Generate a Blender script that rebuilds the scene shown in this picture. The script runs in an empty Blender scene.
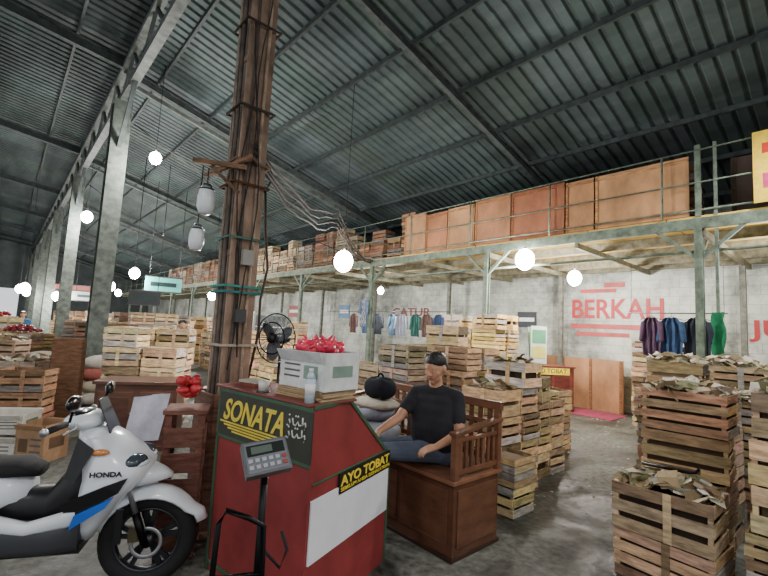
import bpy, math, random
import numpy as np
from mathutils import Vector, Matrix
random.seed(7)
SC=bpy.context.scene
COLL=SC.collection
# ------------------------------------------------------------------ helpers
def sr(r,g,b):
    def f(c):
        c/=255.0
        return c/12.92 if c<=0.04045 else ((c+0.055)/1.055)**2.4
    return (f(r),f(g),f(b))
MATS={}
def vmat(name,rough=0.6,metal=0.0,nscale=6.0,lo=0.7,hi=1.15,bump=0.15,stretch=(1,1,1),spec=0.4,bscale=None,emis=None,trans=0.0):
    m=bpy.data.materials.new(name); m.use_nodes=True
    nt=m.node_tree; n=nt.nodes; l=nt.links
    p=n['Principled BSDF']
    a=n.new('ShaderNodeAttribute'); a.attribute_name='Col'
    tc=n.new('ShaderNodeTexCoord'); mp=n.new('ShaderNodeMapping'); mp.inputs['Scale'].default_value=stretch
    l.new(tc.outputs['Object'],mp.inputs['Vector'])
    nz=n.new('ShaderNodeTexNoise'); nz.inputs['Scale'].default_value=nscale; nz.inputs['Detail'].default_value=6; nz.inputs['Roughness'].default_value=0.65
    l.new(mp.outputs['Vector'],nz.inputs['Vector'])
    mr=n.new('ShaderNodeMapRange'); mr.inputs['From Min'].default_value=0.3; mr.inputs['From Max'].default_value=0.7
    mr.inputs['To Min'].default_value=lo; mr.inputs['To Max'].default_value=hi
    l.new(nz.outputs['Fac'],mr.inputs['Value'])
    vm=n.new('ShaderNodeVectorMath'); vm.operation='SCALE'
    l.new(a.outputs['Color'],vm.inputs[0]); l.new(mr.outputs['Result'],vm.inputs['Scale'])
    l.new(vm.outputs['Vector'],p.inputs['Base Color'])
    p.inputs['Roughness'].default_value=rough; p.inputs['Metallic'].default_value=metal
    p.inputs['Specular IOR Level'].default_value=spec
    if bump>0:
        b=n.new('ShaderNodeBump'); b.inputs['Strength'].default_value=bump; b.inputs['Distance'].default_value=0.01
        l.new(nz.outputs['Fac'],b.inputs['Height']); l.new(b.outputs['Normal'],p.inputs['Normal'])
    if emis:
        p.inputs['Emission Color'].default_value=(*emis[0],1); p.inputs['Emission Strength'].default_value=emis[1]
    MATS[name]=m
    return m
vmat('wood',0.8,0,7,0.4,1.25,0.35,(1,1,5),spec=0.2)
vmat('plywood',0.65,0,1.6,0.5,1.25,0.1,(1,1,0.6))
vmat('varnish',0.35,0,4,0.55,1.2,0.1,(1,1,3))
vmat('paint',0.5,0,3.5,0.68,1.12,0.08)
vmat('gloss',0.18,0,3,0.93,1.03,0.0,spec=0.6)
vmat('metal',0.35,0.8,12,0.8,1.1,0.05)
vmat('rust',0.7,0.1,7,0.4,1.4,0.35)
vmat('rustcol',0.6,0.1,3.5,0.35,1.5,0.5,(1.5,1.5,.7))
vmat('cloth',0.9,0,9,0.75,1.15,0.5,spec=0.1)
vmat('skin',0.5,0,14,0.9,1.08,0.08)
vmat('hair',0.5,0,60,0.5,1.3,0.5)
vmat('plastic',0.4,0,5,0.92,1.05,0.0)
vmat('paper',0.85,0,10,0.75,1.08,0.3,spec=0.1)
vmat('rubber',0.8,0,30,0.8,1.1,0.2)
vmat('wall',0.85,0,1.3,0.6,1.12,0.2,(1,1,1))
vmat('netbag',0.3,0,40,0.55,1.5,0.6,spec=0.6)
vmat('bulbglow',0.3,0,1,1,1,0,emis=((1,0.98,0.93),80))
vmat('signglow',0.5,0,1,1,1,0,emis=((0.35,0.75,0.68),0.4))

class MB:
    def __init__(s):
        s.v=[];s.f=[];s.m=[];s.c=[];s.sm=[];s.mats=[]
    def mi(s,name):
        if name not in s.mats: s.mats.append(name)
        return s.mats.index(name)
    def add(s,vs,fs,mat,col,smooth=False):
        o=len(s.v); s.v.extend([tuple(v) for v in vs]); k=s.mi(mat)
        for f in fs:
            s.f.append([i+o for i in f]); s.m.append(k); s.c.append(col); s.sm.append(smooth)
    def box(s,c,size,mat,col,R=None,rz=0,M=None):
        hx,hy,hz=size[0]/2,size[1]/2,size[2]/2
        vs=[Vector((x,y,z)) for x in(-hx,hx) for y in(-hy,hy) for z in(-hz,hz)]
        if R is None and rz: R=Matrix.Rotation(rz,3,'Z')
        if R is not None: vs=[R@v for v in vs]
        c=Vector(c); vs=[v+c for v in vs]
        if M is not None: vs=[M@v for v in vs]
        s.add(vs,[(0,1,3,2),(4,6,7,5),(0,4,5,1),(2,3,7,6),(0,2,6,4),(1,5,7,3)],mat,col)
    def beam(s,p0,p1,w,h,mat,col,up=(0,0,1)):
        p0=Vector(p0);p1=Vector(p1);d=p1-p0;L=d.length
        if L<1e-6:return
        x=d/L; u=Vector(up)
        if abs(x.dot(u))>0.98:u=Vector((1,0,0))
        y=u.cross(x).normalized(); z=x.cross(y)
        R=Matrix((x,y,z)).transposed()
        s.box((p0+p1)/2,(L,w,h),mat,col,R=R)
    def rings(s,rs,mat,col,smooth=True,cap=True,closed=False):
        n=len(rs[0]); vs=[v for r in rs for v in r]; fs=[]
        m=len(rs)
        for i in range(m if closed else m-1):
            a=i*n;b=((i+1)%m)*n
            for j in range(n):
                fs.append((a+j,a+(j+1)%n,b+(j+1)%n,b+j))
        if cap and not closed:
            fs.append(tuple(range(n-1,-1,-1))); fs.append(tuple((m-1)*n+j for j in range(n)))
        s.add(vs,fs,mat,col,smooth)
    def frame(s,d):
        d=Vector(d).normalized(); u=Vector((0,0,1)) if abs(d.z)<0.95 else Vector((1,0,0))
        a=u.cross(d).normalized(); b=d.cross(a); return a,b
    def cyl(s,p0,p1,r0,mat,col,r1=None,n=12,smooth=True):
        p0=Vector(p0);p1=Vector(p1); r1=r0 if r1 is None else r1
        a,b=s.frame(p1-p0); rs=[]
        for p,r in((p0,r0),(p1,r1)):
            rs.append([p+a*r*math.cos(2*math.pi*j/n)+b*r*math.sin(2*math.pi*j/n) for j in range(n)])
        s.rings(rs,mat,col,smooth)
    def capsule(s,p0,r0,p1,r1,mat,col,n=14,k=5):
        p0=Vector(p0);p1=Vector(p1);d=(p1-p0)
        if d.length<1e-5:d=Vector((0,0,1e-5))
        dn=d.normalized();a,b=s.frame(dn);rs=[]
        for i in range(k+1):
            t=-math.pi/2+ (math.pi/2)*i/k
            if i==0:t+=0.12
            rs.append((p0+dn*r0*math.sin(t),r0*math.cos(t)))
        for i in range(k+1):
            t=(math.pi/2)*i/k
            if i==k:t-=0.12
            rs.append((p1+dn*r1*math.sin(t),r1*math.cos(t)))
        s.rings([[p+a*r*math.cos(2*math.pi*j/n)+b*r*math.sin(2*math.pi*j/n) for j in range(n)] for p,r in rs],mat,col)
    def ell(s,c,rad,mat,col,R=None,n=16,k=10):
        c=Vector(c);rs=[]
        for i in range(k+1):
            t=-math.pi/2+math.pi*(i+0.0)/k
            t=max(-math.pi/2+0.08,min(math.pi/2-0.08,t))
            ring=[]
            for j in range(n):
                p=2*math.pi*j/n
                v=Vector((rad[0]*math.cos(t)*math.cos(p),rad[1]*math.cos(t)*math.sin(p),rad[2]*math.sin(t)))
                if R is not None:v=R@v
                ring.append(c+v)
            rs.append(ring)
        s.rings(rs,mat,col)
    def tube(s,pts,r,mat,col,n=8):
        pts=[Vector(p) for p in pts];rs=[]
        for i,p in enumerate(pts):
            d=(pts[min(i+1,len(pts)-1)]-pts[max(i-1,0)])
            a,b=s.frame(d)
            rs.append([p+a*r*math.cos(2*math.pi*j/n)+b*r*math.sin(2*math.pi*j/n) for j in range(n)])
        s.rings(rs,mat,col)
    def prism(s,poly,off,mat,col):
        off=Vector(off);n=len(poly);vs=[Vector(p) for p in poly]+[Vector(p)+off for p in poly]
        fs=[tuple(range(n)),tuple(range(2*n-1,n-1,-1))]
        for i in range(n):fs.append((i,(i+1)%n,n+(i+1)%n,n+i))
        s.add(vs,fs,mat,col)
    def torus(s,c,R,r,axis,mat,col,n=32,k=10,a0=0,a1=2*math.pi,sq=1.0):
        c=Vector(c);ax=Vector(axis).normalized();u,w=s.frame(ax);rs=[]
        full=abs(a1-a0-2*math.pi)<1e-4;m=n if full else n+1
        for i in range(m):
            t=a0+(a1-a0)*i/n; d=u*math.cos(t)+w*math.sin(t)
            rs.append([c+d*(R+r*math.cos(2*math.pi*j/k))+ax*r*sq*math.sin(2*math.pi*j/k) for j in range(k)])
        s.rings(rs,mat,col,closed=full)
    def build(s,name,loc=(0,0,0),rz=0,bevel=0,parent=None,subsurf=0,seg=2):
        me=bpy.data.meshes.new(name); me.from_pydata(s.v,[],s.f); me.update()
        for k in s.mats: me.materials.append(MATS[k])
        me.polygons.foreach_set('material_index',s.m)
        me.polygons.foreach_set('use_smooth',s.sm)
        ca=me.color_attributes.new('Col','FLOAT_COLOR','CORNER')
        arr=[]
        for f,c in zip(s.f,s.c):
            arr.extend((c[0],c[1],c[2],1.0)*len(f))
        ca.data.foreach_set('color',arr)
        ob=bpy.data.objects.new(name,me); COLL.objects.link(ob)
        ob.location=loc; ob.rotation_euler=(0,0,rz)
        if parent is not None: ob.parent=parent
        if bevel>0:
            b=ob.modifiers.new('bevel','BEVEL');b.width=bevel;b.segments=seg;b.limit_method='ANGLE';b.angle_limit=math.radians(40)
        return ob
def jit(c,a=0.12):
    k=1+random.uniform(-a,a); return tuple(max(0,x*k*(1+random.uniform(-a,a)*0.3)) for x in c)
TXTM={}
def text(name,body,origin,xdir,size,col,parent=None,width=None,height=None,shear=0,extr=0.002,zdir=(0,0,1),bold=0):
    cu=bpy.data.curves.new(name,'FONT');cu.body=body;cu.size=size;cu.extrude=extr;cu.shear=shear;cu.offset=bold
    key=tuple(col)
    if key not in TXTM:
        m=bpy.data.materials.new('sign_letter_paint');m.use_nodes=True;nt=m.node_tree
        p=nt.nodes['Principled BSDF'];p.inputs['Roughness'].default_value=0.6
        nz=nt.nodes.new('ShaderNodeTexNoise');nz.inputs['Scale'].default_value=9
        mx=nt.nodes.new('ShaderNodeMix');mx.data_type='RGBA'
        mx.inputs[6].default_value=(*[c*0.75 for c in col],1);mx.inputs[7].default_value=(*col,1)
        nt.links.new(nz.outputs['Fac'],mx.inputs[0]);nt.links.new(mx.outputs[2],p.inputs['Base Color']);TXTM[key]=m
    cu.materials.append(TXTM[key])
    ob=bpy.data.objects.new(name,cu);COLL.objects.link(ob)
    bpy.context.view_layer.update()
    dx,dy=ob.dimensions[0],ob.dimensions[1]
    x=Vector(xdir).normalized();z=Vector(zdir).normalized();nrm=x.cross(z)
    sx=width/dx if width and dx>0 else 1; sy=height/dy if height and dy>0 else sx
    M=Matrix((x*sx,z*sy,nrm)).transposed().to_4x4();M.translation=Vector(origin)
    ob.matrix_world=M
    if parent is not None:
        ob.parent=parent; ob.matrix_parent_inverse=parent.matrix_world.inverted()
    return ob
ANG=math.radians(41.5)
Lv=Vector((-math.sin(ANG),math.cos(ANG),0));Bv=Vector((math.cos(ANG),math.sin(ANG),0))
def W(s,t,z=0): return Lv*s+Bv*t+Vector((0,0,z))
BR=ANG
# ------------------------------------------------------------------ camera
cam=bpy.data.cameras.new('camera');cam.lens=428/768*36;cam.sensor_width=36;cam.clip_end=300
co=bpy.data.objects.new('camera',cam);COLL.objects.link(co)
R=Matrix.Rotation(math.radians(95.5),4,'X')@Matrix.Rotation(math.radians(3),4,'Z')
co.matrix_world=Matrix.Translation((0,0,1.7))@R
SC.camera=co
# ------------------------------------------------------------------ world
w=bpy.data.worlds.new('sky');SC.world=w;w.use_nodes=True
bg=w.node_tree.nodes['Background'];bg.inputs['Color'].default_value=(0.94,0.97,1,1);bg.inputs['Strength'].default_value=1.15
# ------------------------------------------------------------------ floor
def floor_mat():
    m=bpy.data.materials.new('stained_concrete');m.use_nodes=True;nt=m.node_tree;n=nt.nodes;l=nt.links;p=n['Principled BSDF']
    tc=n.new('ShaderNodeTexCoord')
    a=n.new('ShaderNodeTexNoise');a.inputs['Scale'].default_value=1.1;a.inputs['Detail'].default_value=9;a.inputs['Roughness'].default_value=0.72;a.inputs['Distortion'].default_value=0.6
    b=n.new('ShaderNodeTexNoise');b.inputs['Scale'].default_value=16;b.inputs['Detail'].default_value=6
    v=n.new('ShaderNodeTexVoronoi');v.feature='DISTANCE_TO_EDGE';v.inputs['Scale'].default_value=0.6
    for q in(a,b,v):l.new(tc.outputs['Object'],q.inputs['Vector'])
    r=n.new('ShaderNodeValToRGB');r.color_ramp.elements[0].position=0.38;r.color_ramp.elements[0].color=(0.032,0.033,0.028,1)
    r.color_ramp.elements[1].position=0.66;r.color_ramp.elements[1].color=(0.17,0.17,0.145,1)
    l.new(a.outputs['Fac'],r.inputs['Fac'])
    mr=n.new('ShaderNodeMapRange');mr.inputs['From Min'].default_value=0.3;mr.inputs['From Max'].default_value=0.7;mr.inputs['To Min'].default_value=0.5;mr.inputs['To Max'].default_value=1.35
    l.new(b.outputs['Fac'],mr.inputs['Value'])
    cr=n.new('ShaderNodeMapRange');cr.inputs['From Min'].default_value=0.0;cr.inputs['From Max'].default_value=0.01;cr.inputs['To Min'].default_value=0.6;cr.inputs['To Max'].default_value=1
    l.new(v.outputs['Distance'],cr.inputs['Value'])
    mu=n.new('ShaderNodeMath');mu.operation='MULTIPLY';l.new(mr.outputs[0],mu.inputs[0]);l.new(cr.outputs[0],mu.inputs[1])
    s=n.new('ShaderNodeVectorMath');s.operation='SCALE';l.new(r.outputs['Color'],s.inputs[0]);l.new(mu.outputs[0],s.inputs['Scale'])
    l.new(s.outputs[0],p.inputs['Base Color'])
    rr=n.new('ShaderNodeMapRange');rr.inputs['From Min'].default_value=0.38;rr.inputs['From Max'].default_value=0.6;rr.inputs['To Min'].default_value=0.38;rr.inputs['To Max'].default_value=0.85
    l.new(a.outputs['Fac'],rr.inputs['Value']);l.new(rr.outputs[0],p.inputs['Roughness'])
    p.inputs['Specular IOR Level'].default_value=.35
    bp=n.new('ShaderNodeBump');bp.inputs['Strength'].default_value=0.5;bp.inputs['Distance'].default_value=0.02
    l.new(b.outputs['Fac'],bp.inputs['Height']);l.new(bp.outputs[0],p.inputs['Normal'])
    MATS['floor']=m
floor_mat()
mb=MB();mb.box((0,20,-0.1),(27,64,0.2),'floor',(1,1,1));mb.build('floor',rz=BR)
# ------------------------------------------------------------------ roof
RZ=lambda t:7.8-0.26*t
ROOFC=sr(84,96,96)
mb=MB()
def corr(mb,t0,z0,t1,z1,s0,s1,col):
    prof=[];y=s0
    while y<s1:
        prof+= [(y,0),(y+0.13,0),(y+0.155,0.04),(y+0.195,0.04)];y+=0.22
    vs=[];n=len(prof)
    for (yy,dz) in prof: vs.append((t0,yy,z0+dz));
    for (yy,dz) in prof: vs.append((t1,yy,z1+dz))
    for i in range(n-1):
        k=int((prof[i][0]-s0)/0.88)
        random.seed(k*13+int(t0*7));cc=jit(col,0.16)
        mb.add([vs[i],vs[i+1],vs[n+i+1],vs[n+i]],[(0,1,2,3)],'roofsheet',cc)
    random.seed(11)
vmat('roofsheet',0.65,0.0,1.2,0.45,1.25,0.1,(1,0.3,1),spec=.15)
ts=[1.5,4.9,8.3,11.7]
for i in range(3):
    corr(mb,ts[i],RZ(ts[i])+0.02*(i%2),ts[i+1]+0.1,RZ(ts[i+1]+0.1)+0.02*(i%2),-7,51,ROOFC)
mb.build('roof_right',rz=BR)
LZ=lambda t:7.55+0.13*(1.5-t)
mb=MB()
ts=[-12,-7.5,-3,1.6]
for i in range(3):
    corr(mb,ts[i],LZ(ts[i])+0.02*(i%2),ts[i+1],LZ(ts[i+1])+0.02*(i%2),-7,51,sr(78,90,89))
mb.build('roof_left',rz=BR)
mb=MB();STEEL=sr(56,65,64);STEELL=sr(92,98,94)
t=2.2
while t<11.6:
    mb.box((t,22,RZ(t)-0.06),(0.05,58,0.09),'rust',STEEL);t+=1.25
t=0.6
while t>-11.5:
    mb.box((t,22,LZ(t)-0.06),(0.05,58,0.09),'rust',STEEL);t-=1.3
RS=[3.72+7.1*k for k in range(-1,7)]
for i,s in enumerate(RS):
    sr_=s+1.15 if i==1 else s
    cc=sr(74,81,80)
    a=Vector((1.5,sr_,RZ(1.5)-0.24));b=Vector((11.4,sr_,RZ(11.4)-0.24))
    for dz,wd,h in((0.08,0.10,0.015),(0,0.015,0.16),(-0.08,0.10,0.015)):
        mb.beam(a+Vector((0,0,dz)),b+Vector((0,0,dz)),wd,h,'rust',cc)
    a=Vector((1.5,s,LZ(1.5)-0.26));b=Vector((-11.4,s,LZ(-11.4)-0.26))
    for dz,wd,h in((0.10,0.12,0.015),(0,0.015,0.20),(-0.10,0.12,0.015)):
        mb.beam(a+Vector((0,0,dz)),b+Vector((0,0,dz)),wd,h,'rust',STEEL)
    if i!=1: mb.beam((1.6,s,6.9),(8.2,s,5.2),0.09,0.09,'rust',STEELL)
mb.build('roof_trusswork',rz=BR)
mb=MB();GT=1.53
for z in(6.45,7.25):
    mb.box((GT,22,z),(0.16,58,0.12),'rust',STEELL)
s=-7
while s<50:
    mb.beam((GT,s,6.45),(GT,s+0.9,7.25),0.06,0.06,'rust',STEEL);mb.beam((GT,s+0.9,7.25),(GT,s+1.8,6.45),0.06,0.06,'rust',STEEL);s+=1.8
for s in RS:
    mb.beam((GT,s,5.2),(GT,s+1.3,6.45),0.08,0.08,'rust',STEEL);mb.beam((GT,s,5.2),(GT,s-1.3,6.45),0.08,0.08,'rust',STEEL)
mb.build('roof_girder',rz=BR)
def column(s,near=False):
    mb=MB();c=sr(152,126,106) if near else sr(88,95,88)
    H=6.4;w=0.25 if near else .34
    mt='rustcol' if near else 'rust'
    mb.box((0,-w/2,H/2),(w,0.022,H),mt,c);mb.box((0,w/2,H/2),(w,0.022,H),mt,c);mb.box((0,0,H/2),(0.022,w,H),mt,jit(c))
    mb.box((0,0,0.02),(0.42,0.42,0.04),'rust',c)
    z=0.5
    while z<H:
        for x in(-0.1,0.1): mb.box((x,0,z),(0.012,w,0.05),'rust',jit(c,0.2))
        z+=0.9
    if near:
        for x,y in((-0.19,0),(0.19,0)): mb.box((x,y,0.55),(0.03,0.36,1.1),'wood',sr(112,86,72))
        for x,y in((0,-0.17),(0,0.17)): mb.box((x,y,0.55),(0.35,0.03,1.1),'wood',sr(120,92,76))
        for (x,y,r_,cc) in((-.07,0,.035,sr(130,120,108)),(-.09,.07,.02,sr(90,84,78)),(.07,.03,.03,sr(110,98,86)),(.09,-.06,.018,sr(150,146,138)),(-.06,-.155,.014,sr(84,74,68)),(.05,-.153,.016,sr(160,138,118)),(-.145,-.06,.018,sr(96,84,76)),(-.145,.02,.014,sr(140,128,114))):
            mb.tube([(x+.006*math.sin(i*1.7+x*50),y,0.9+i*.5) for i in range(12)],r_,'rust',cc,n=8)
        for z,cc in((1.95,sr(60,120,120)),(2.0,sr(70,140,130)),(2.42,sr(80,110,100)),(3.1,sr(120,100,80)),(1.5,sr(170,160,140)),(2.9,sr(90,60,40)),(3.6,sr(70,60,54)),(4.4,sr(70,60,54))):
            for y in(-.175,w/2+.015): mb.box((-.005,y,z),(w+0.08,.012,0.02),'cloth',cc)
            for x in(-w/2-.042,w/2+.03): mb.box((x,-.02,z),(.012,w+.07,0.02),'cloth',cc)
        for k in range(3):
            x0=random.uniform(-0.1,0.1)
            mb.tube([(x0+0.045*math.sin(i*.9+k*2),-0.165-.01*k,1.3+i*0.3+k*.1) for i in range(9+2*k)],0.006,'rubber',jit(sr(46,42,40),0.3),n=6)
        mb.tube([(.16,-.05,1.2),(.19,-.12,1.6),(.17,-.15,1.9),(.24,-.1,2.2),(.19,-.1,2.55),(.16,-.1,2.9),(.2,-.1,3.0)],0.012,'rubber',sr(70,56,46),n=6)
        mb.box((.0,-.20,2.25),(.10,.05,.13),'plastic',sr(150,146,138));mb.box((-.02,-.19,1.75),(.09,.04,.11),'plastic',sr(60,60,60))
    return mb.build('steel_column',loc=W(s,GT),rz=BR)
for i,s in enumerate(RS):
    if s>0: column(s,i==1)
# ------------------------------------------------------------------ walls
def wall_mat():
    m=bpy.data.materials.new('painted_blockwork');m.use_nodes=True;nt=m.node_tree;n=nt.nodes;l=nt.links;p=n['Principled BSDF']
    tc=n.new('ShaderNodeTexCoord')
    sx=n.new('ShaderNodeSeparateXYZ');cb=n.new('ShaderNodeCombineXYZ');l.new(tc.outputs['Object'],sx.inputs[0]);l.new(sx.outputs['Y'],cb.inputs['X']);l.new(sx.outputs['Z'],cb.inputs['Y'])
    br=n.new('ShaderNodeTexBrick');br.inputs['Scale'].default_value=1;br.inputs['Brick Width'].default_value=0.4;br.inputs['Row Height'].default_value=0.2;br.inputs['Mortar Size'].default_value=0.006
    br.inputs['Color1'].default_value=(0.52,0.54,0.48,1);br.inputs['Color2'].default_value=(0.43,0.46,0.41,1);br.inputs['Mortar'].default_value=(0.32,0.34,0.31,1)
    l.new(cb.outputs[0],br.inputs['Vector'])
    a=n.new('ShaderNodeTexNoise');a.inputs['Scale'].default_value=0.9;a.inputs['Detail'].default_value=9;a.inputs['Roughness'].default_value=0.75;l.new(tc.outputs['Object'],a.inputs['Vector'])
    mr=n.new('ShaderNodeMapRange');mr.inputs['From Min'].default_value=0.34;mr.inputs['From Max'].default_value=0.60;mr.inputs['To Min'].default_value=0.3;mr.inputs['To Max'].default_value=1.15;l.new(a.outputs['Fac'],mr.inputs['Value'])
    s=n.new('ShaderNodeVectorMath');s.operation='SCALE';l.new(br.outputs['Color'],s.inputs[0]);l.new(mr.outputs[0],s.inputs['Scale']);l.new(s.outputs[0],p.inputs['Base Color'])
    p.inputs['Roughness'].default_value=0.85;MATS['block']=m
wall_mat()
mb=MB();mb.box((11.6,22,2.4),(0.2,58,4.8),'block',(1,1,1))
wb=mb.build('wall_back',rz=BR)
mb=MB()
for (a,b,z0,z1) in((-11.7,-4,0,9),(-4,1,3.6,9),(1,11.5,0,9)): mb.box(((a+b)/2,50.5,(z0+z1)/2),(b-a,0.2,z1-z0),'wall',sr(90,98,98))
mb.build('wall_far',rz=BR)
xw=-Lv
def walltext(s_left,z,body,width,height,col=sr(178,46,50)):
    text('painted_lettering',body,W(s_left,11.49,z),xw,0.5,col,parent=wb,width=width,height=height,extr=0.004,bold=0.01)
walltext(5.30,2.28,'BERKAH',2.15,0.50)
walltext(1.55,1.95,'JUJUR',1.6,0.45)
walltext(12.4,2.25,'CATUR',2.0,0.32,sr(130,60,60))
walltext(14.6,2.35,'A 7',1.0,0.4,sr(60,60,60))
mb=MB()
for (y,z,w_,h_) in((4.35,2.06,1.9,.12),(4.5,1.86,1.3,.10),(4.6,2.98,.9,.1),(4.2,3.12,.5,.12),(9.3,2.1,1.4,.1)): mb.box((11.492,y,z),(0.01,w_,h_),'paint',sr(180,74,72))
mb.build('painted_stripes',parent=wb)
# ------------------------------------------------------------------ mezzanine
PT=7.56;PZ=3.62;GREEN=sr(112,126,110)
mb=MB()
s=-4
while s<44:
    mb.box((9.5,s+0.6,PZ-0.02),(3.9,1.18,0.03),'plywood',jit(sr(228,190,104) if 0.5<s<7 else sr(176,152,108),0.2));s+=1.2  # yellow-lit stretch of the underside is put into the board colour
for t in(PT,8.6,9.6,10.6,11.35):
    mb.box((t,20,PZ-0.12),(0.07,48,0.16),'rust',GREEN if t==PT else sr(116,112,92))
s=-4
while s<44.1:
    mb.box((9.5,s,PZ-0.25),(3.9,0.06,0.1),'rust',sr(120,116,94));s+=1.85
PS=[-2.1,1.59,5.29,9.07,12.8,16.5,20.3,24,27.8,31.5,35.2,39]
for s in PS:
    for dx in(-0.045,0.045): mb.box((PT+dx,s,(PZ-0.2)/2),(0.015,0.10,PZ-0.2),'rust',GREEN)
    mb.box((PT,s,(PZ-0.2)/2),(0.08,0.015,PZ-0.2),'rust',GREEN)
    mb.box((PT,s,0.01),(0.22,0.22,0.02),'rust',GREEN)
    mb.beam((PT,s,2.95),(PT,s+0.55,3.45),0.05,0.05,'rust',GREEN);mb.beam((PT,s,2.95),(PT,s-0.55,3.45),0.05,0.05,'rust',GREEN)
    mb.beam((PT,s,2.95),(PT+0.6,s,3.45),0.05,0.05,'rust',GREEN)
    mb.box((10.9,s,(PZ-0.2)/2),(0.1,0.1,PZ-0.2),'rust',sr(110,110,100))
mb.cyl((PT+.1,-4,3.1),(PT+.1,43,3.1),.022,'rust',GREEN,n=8)
s=-3.5
while s<42:
    mb.cyl((PT-0.03,s,PZ),(PT-0.03,s,PZ+1.0),0.016,'rust',GREEN,n=8);s+=1.85
for z in(0.08,0.5,1.0): mb.cyl((PT-0.03,-4,PZ+z),(PT-0.03,43.5,PZ+z),0.013,'rust',GREEN,n=8)
mb.box((PT,1.59,4.15),(0.07,0.07,1.1),'rust',GREEN);mb.box((PT,1.38,4.15),(0.04,0.04,1.1),'rust',GREEN);mb.box((PT,1.38,1.7),(0.04,0.04,3.4),'rust',GREEN)
mb.build('mezzanine_platform',rz=BR)
mb=MB()
bd=[1.70,3.11,3.64,4.78,5.68,6.46,7.15,7.9]
cols=[sr(206,154,108),sr(190,138,94),sr(166,104,72),sr(182,126,88),sr(192,142,98),sr(176,116,78),sr(200,148,102)]
for i in range(len(bd)-1):
    a,b=bd[i],bd[i+1];h=0.96+random.uniform(-0.04,0.05)
    mb.box((PT+0.06,(a+b)/2,PZ+0.02+h/2),(0.02,b-a-0.03,h),'plywood',cols[i])
    for z in(0.08,h-0.06): mb.box((PT+0.045,(a+b)/2,PZ+0.02+z),(0.02,b-a-0.05,0.05),'wood',jit(cols[i],0.2))
    mb.box((PT+0.045,b-0.04,PZ+0.02+h/2),(0.02,0.04,h),'wood',jit(cols[i],0.2))
mb.build('plywood_parapet',rz=BR)
# ------------------------------------------------------------------ crates
TAN=sr(200,170,132);GREY=sr(166,146,122);NEW=sr(216,188,144);RED=sr(148,110,84)
def crate(mb,M,L=0.52,Wd=0.36,H=0.29,tone=TAN,nsl=None,lid=False):
    nsl=nsl or random.choice([2,3,3,3,4])
    def b(c,s,col=None):
        cc=col or jit(tone,0.3)
        q=random.random()
        if q<.15: cc=tuple(x*.5 for x in cc)
        elif q<.30: g=sum(cc)/3;cc=tuple(g*.75+x*.25 for x in cc)
        elif q<.38: cc=tuple(min(1,x*1.3) for x in cc)
        mb.box(c,s,'wood',cc,M=M,R=Matrix.Rotation(random.uniform(-.016,.016),3,'Y'))
    p=0.028
    for x in(-L/2+p/2,L/2-p/2):
        for y in(-Wd/2+p/2,Wd/2-p/2): b((x,y,H/2),(p,p,H))
    f=random.uniform(.72,.9)
    sh=H*f/nsl;gap=(H-sh*nsl)/max(1,(nsl-1))
    for i in range(nsl):
        z=sh/2+i*(sh+gap)
        for y in(-Wd/2-0.004,Wd/2+0.004): b((random.uniform(-.008,.008),y,z),(L+0.02,0.009,sh))
        for x in(-L/2-0.004,L/2+0.004): b((x,0,z),(0.012,Wd-0.005,sh))
    if random.random()<.6:
        for y in(-Wd/2-0.012,Wd/2+0.012): b((random.uniform(-.05,.05),y,H/2),(.05,.008,H))
    b((0,0,0.008),(L-0.02,Wd-0.02,0.012))
    mb.box((0,0,H*0.46),(L-0.075,Wd-0.075,H*0.84),'paper',jit(random.choice([sr(110,94,76),sr(140,124,104),sr(80,66,52),sr(66,54,44)]),0.2),M=M)
    if lid:
        for k in range(4): b((0,-Wd/2+0.05+k*(Wd-0.1)/3,H+0.005),(L+0.02,0.06,0.009))
        for x in(-L*0.42,L*0.42): b((x,0,H+0.013),(0.04,Wd,0.009))
def scraps(mb,z,L,Wd,n,cols):
    for k in range(n):
        R=Matrix.Rotation(random.uniform(0,6.28),3,'Z')@Matrix.Rotation(random.uniform(-0.8,0.8),3,'X')@Matrix.Rotation(random.uniform(-0.7,0.7),3,'Y')
        x=random.uniform(-L/2,L/2);y=random.uniform(-Wd/2,Wd/2)
        hh=.07*max(0,1-(2*x/L)**2)*max(0,1-(2*y/Wd)**2)
        a=random.uniform(.05,.18);b_=random.uniform(.04,.13);col=jit(random.choice(cols),.2);c=Vector((x,y,z+hh+random.uniform(0,.04)));cv=random.uniform(.008,.03)
        vs=[c+R@Vector(q) for q in((-a/2,-b_/2,0),(0,-b_/2*1.2,cv),(a/2,-b_/2,0),(-a/2,b_/2,0.004),(0,b_/2*.8,cv*.7),(a/2,b_/2,-.004))]
        mb.add(vs,[(0,1,4,3),(1,2,5,4)],'paper',col,True)
PAP=[sr(210,200,180),sr(196,182,156),sr(170,148,116),sr(220,214,198),sr(142,122,94),sr(160,160,124)]
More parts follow.
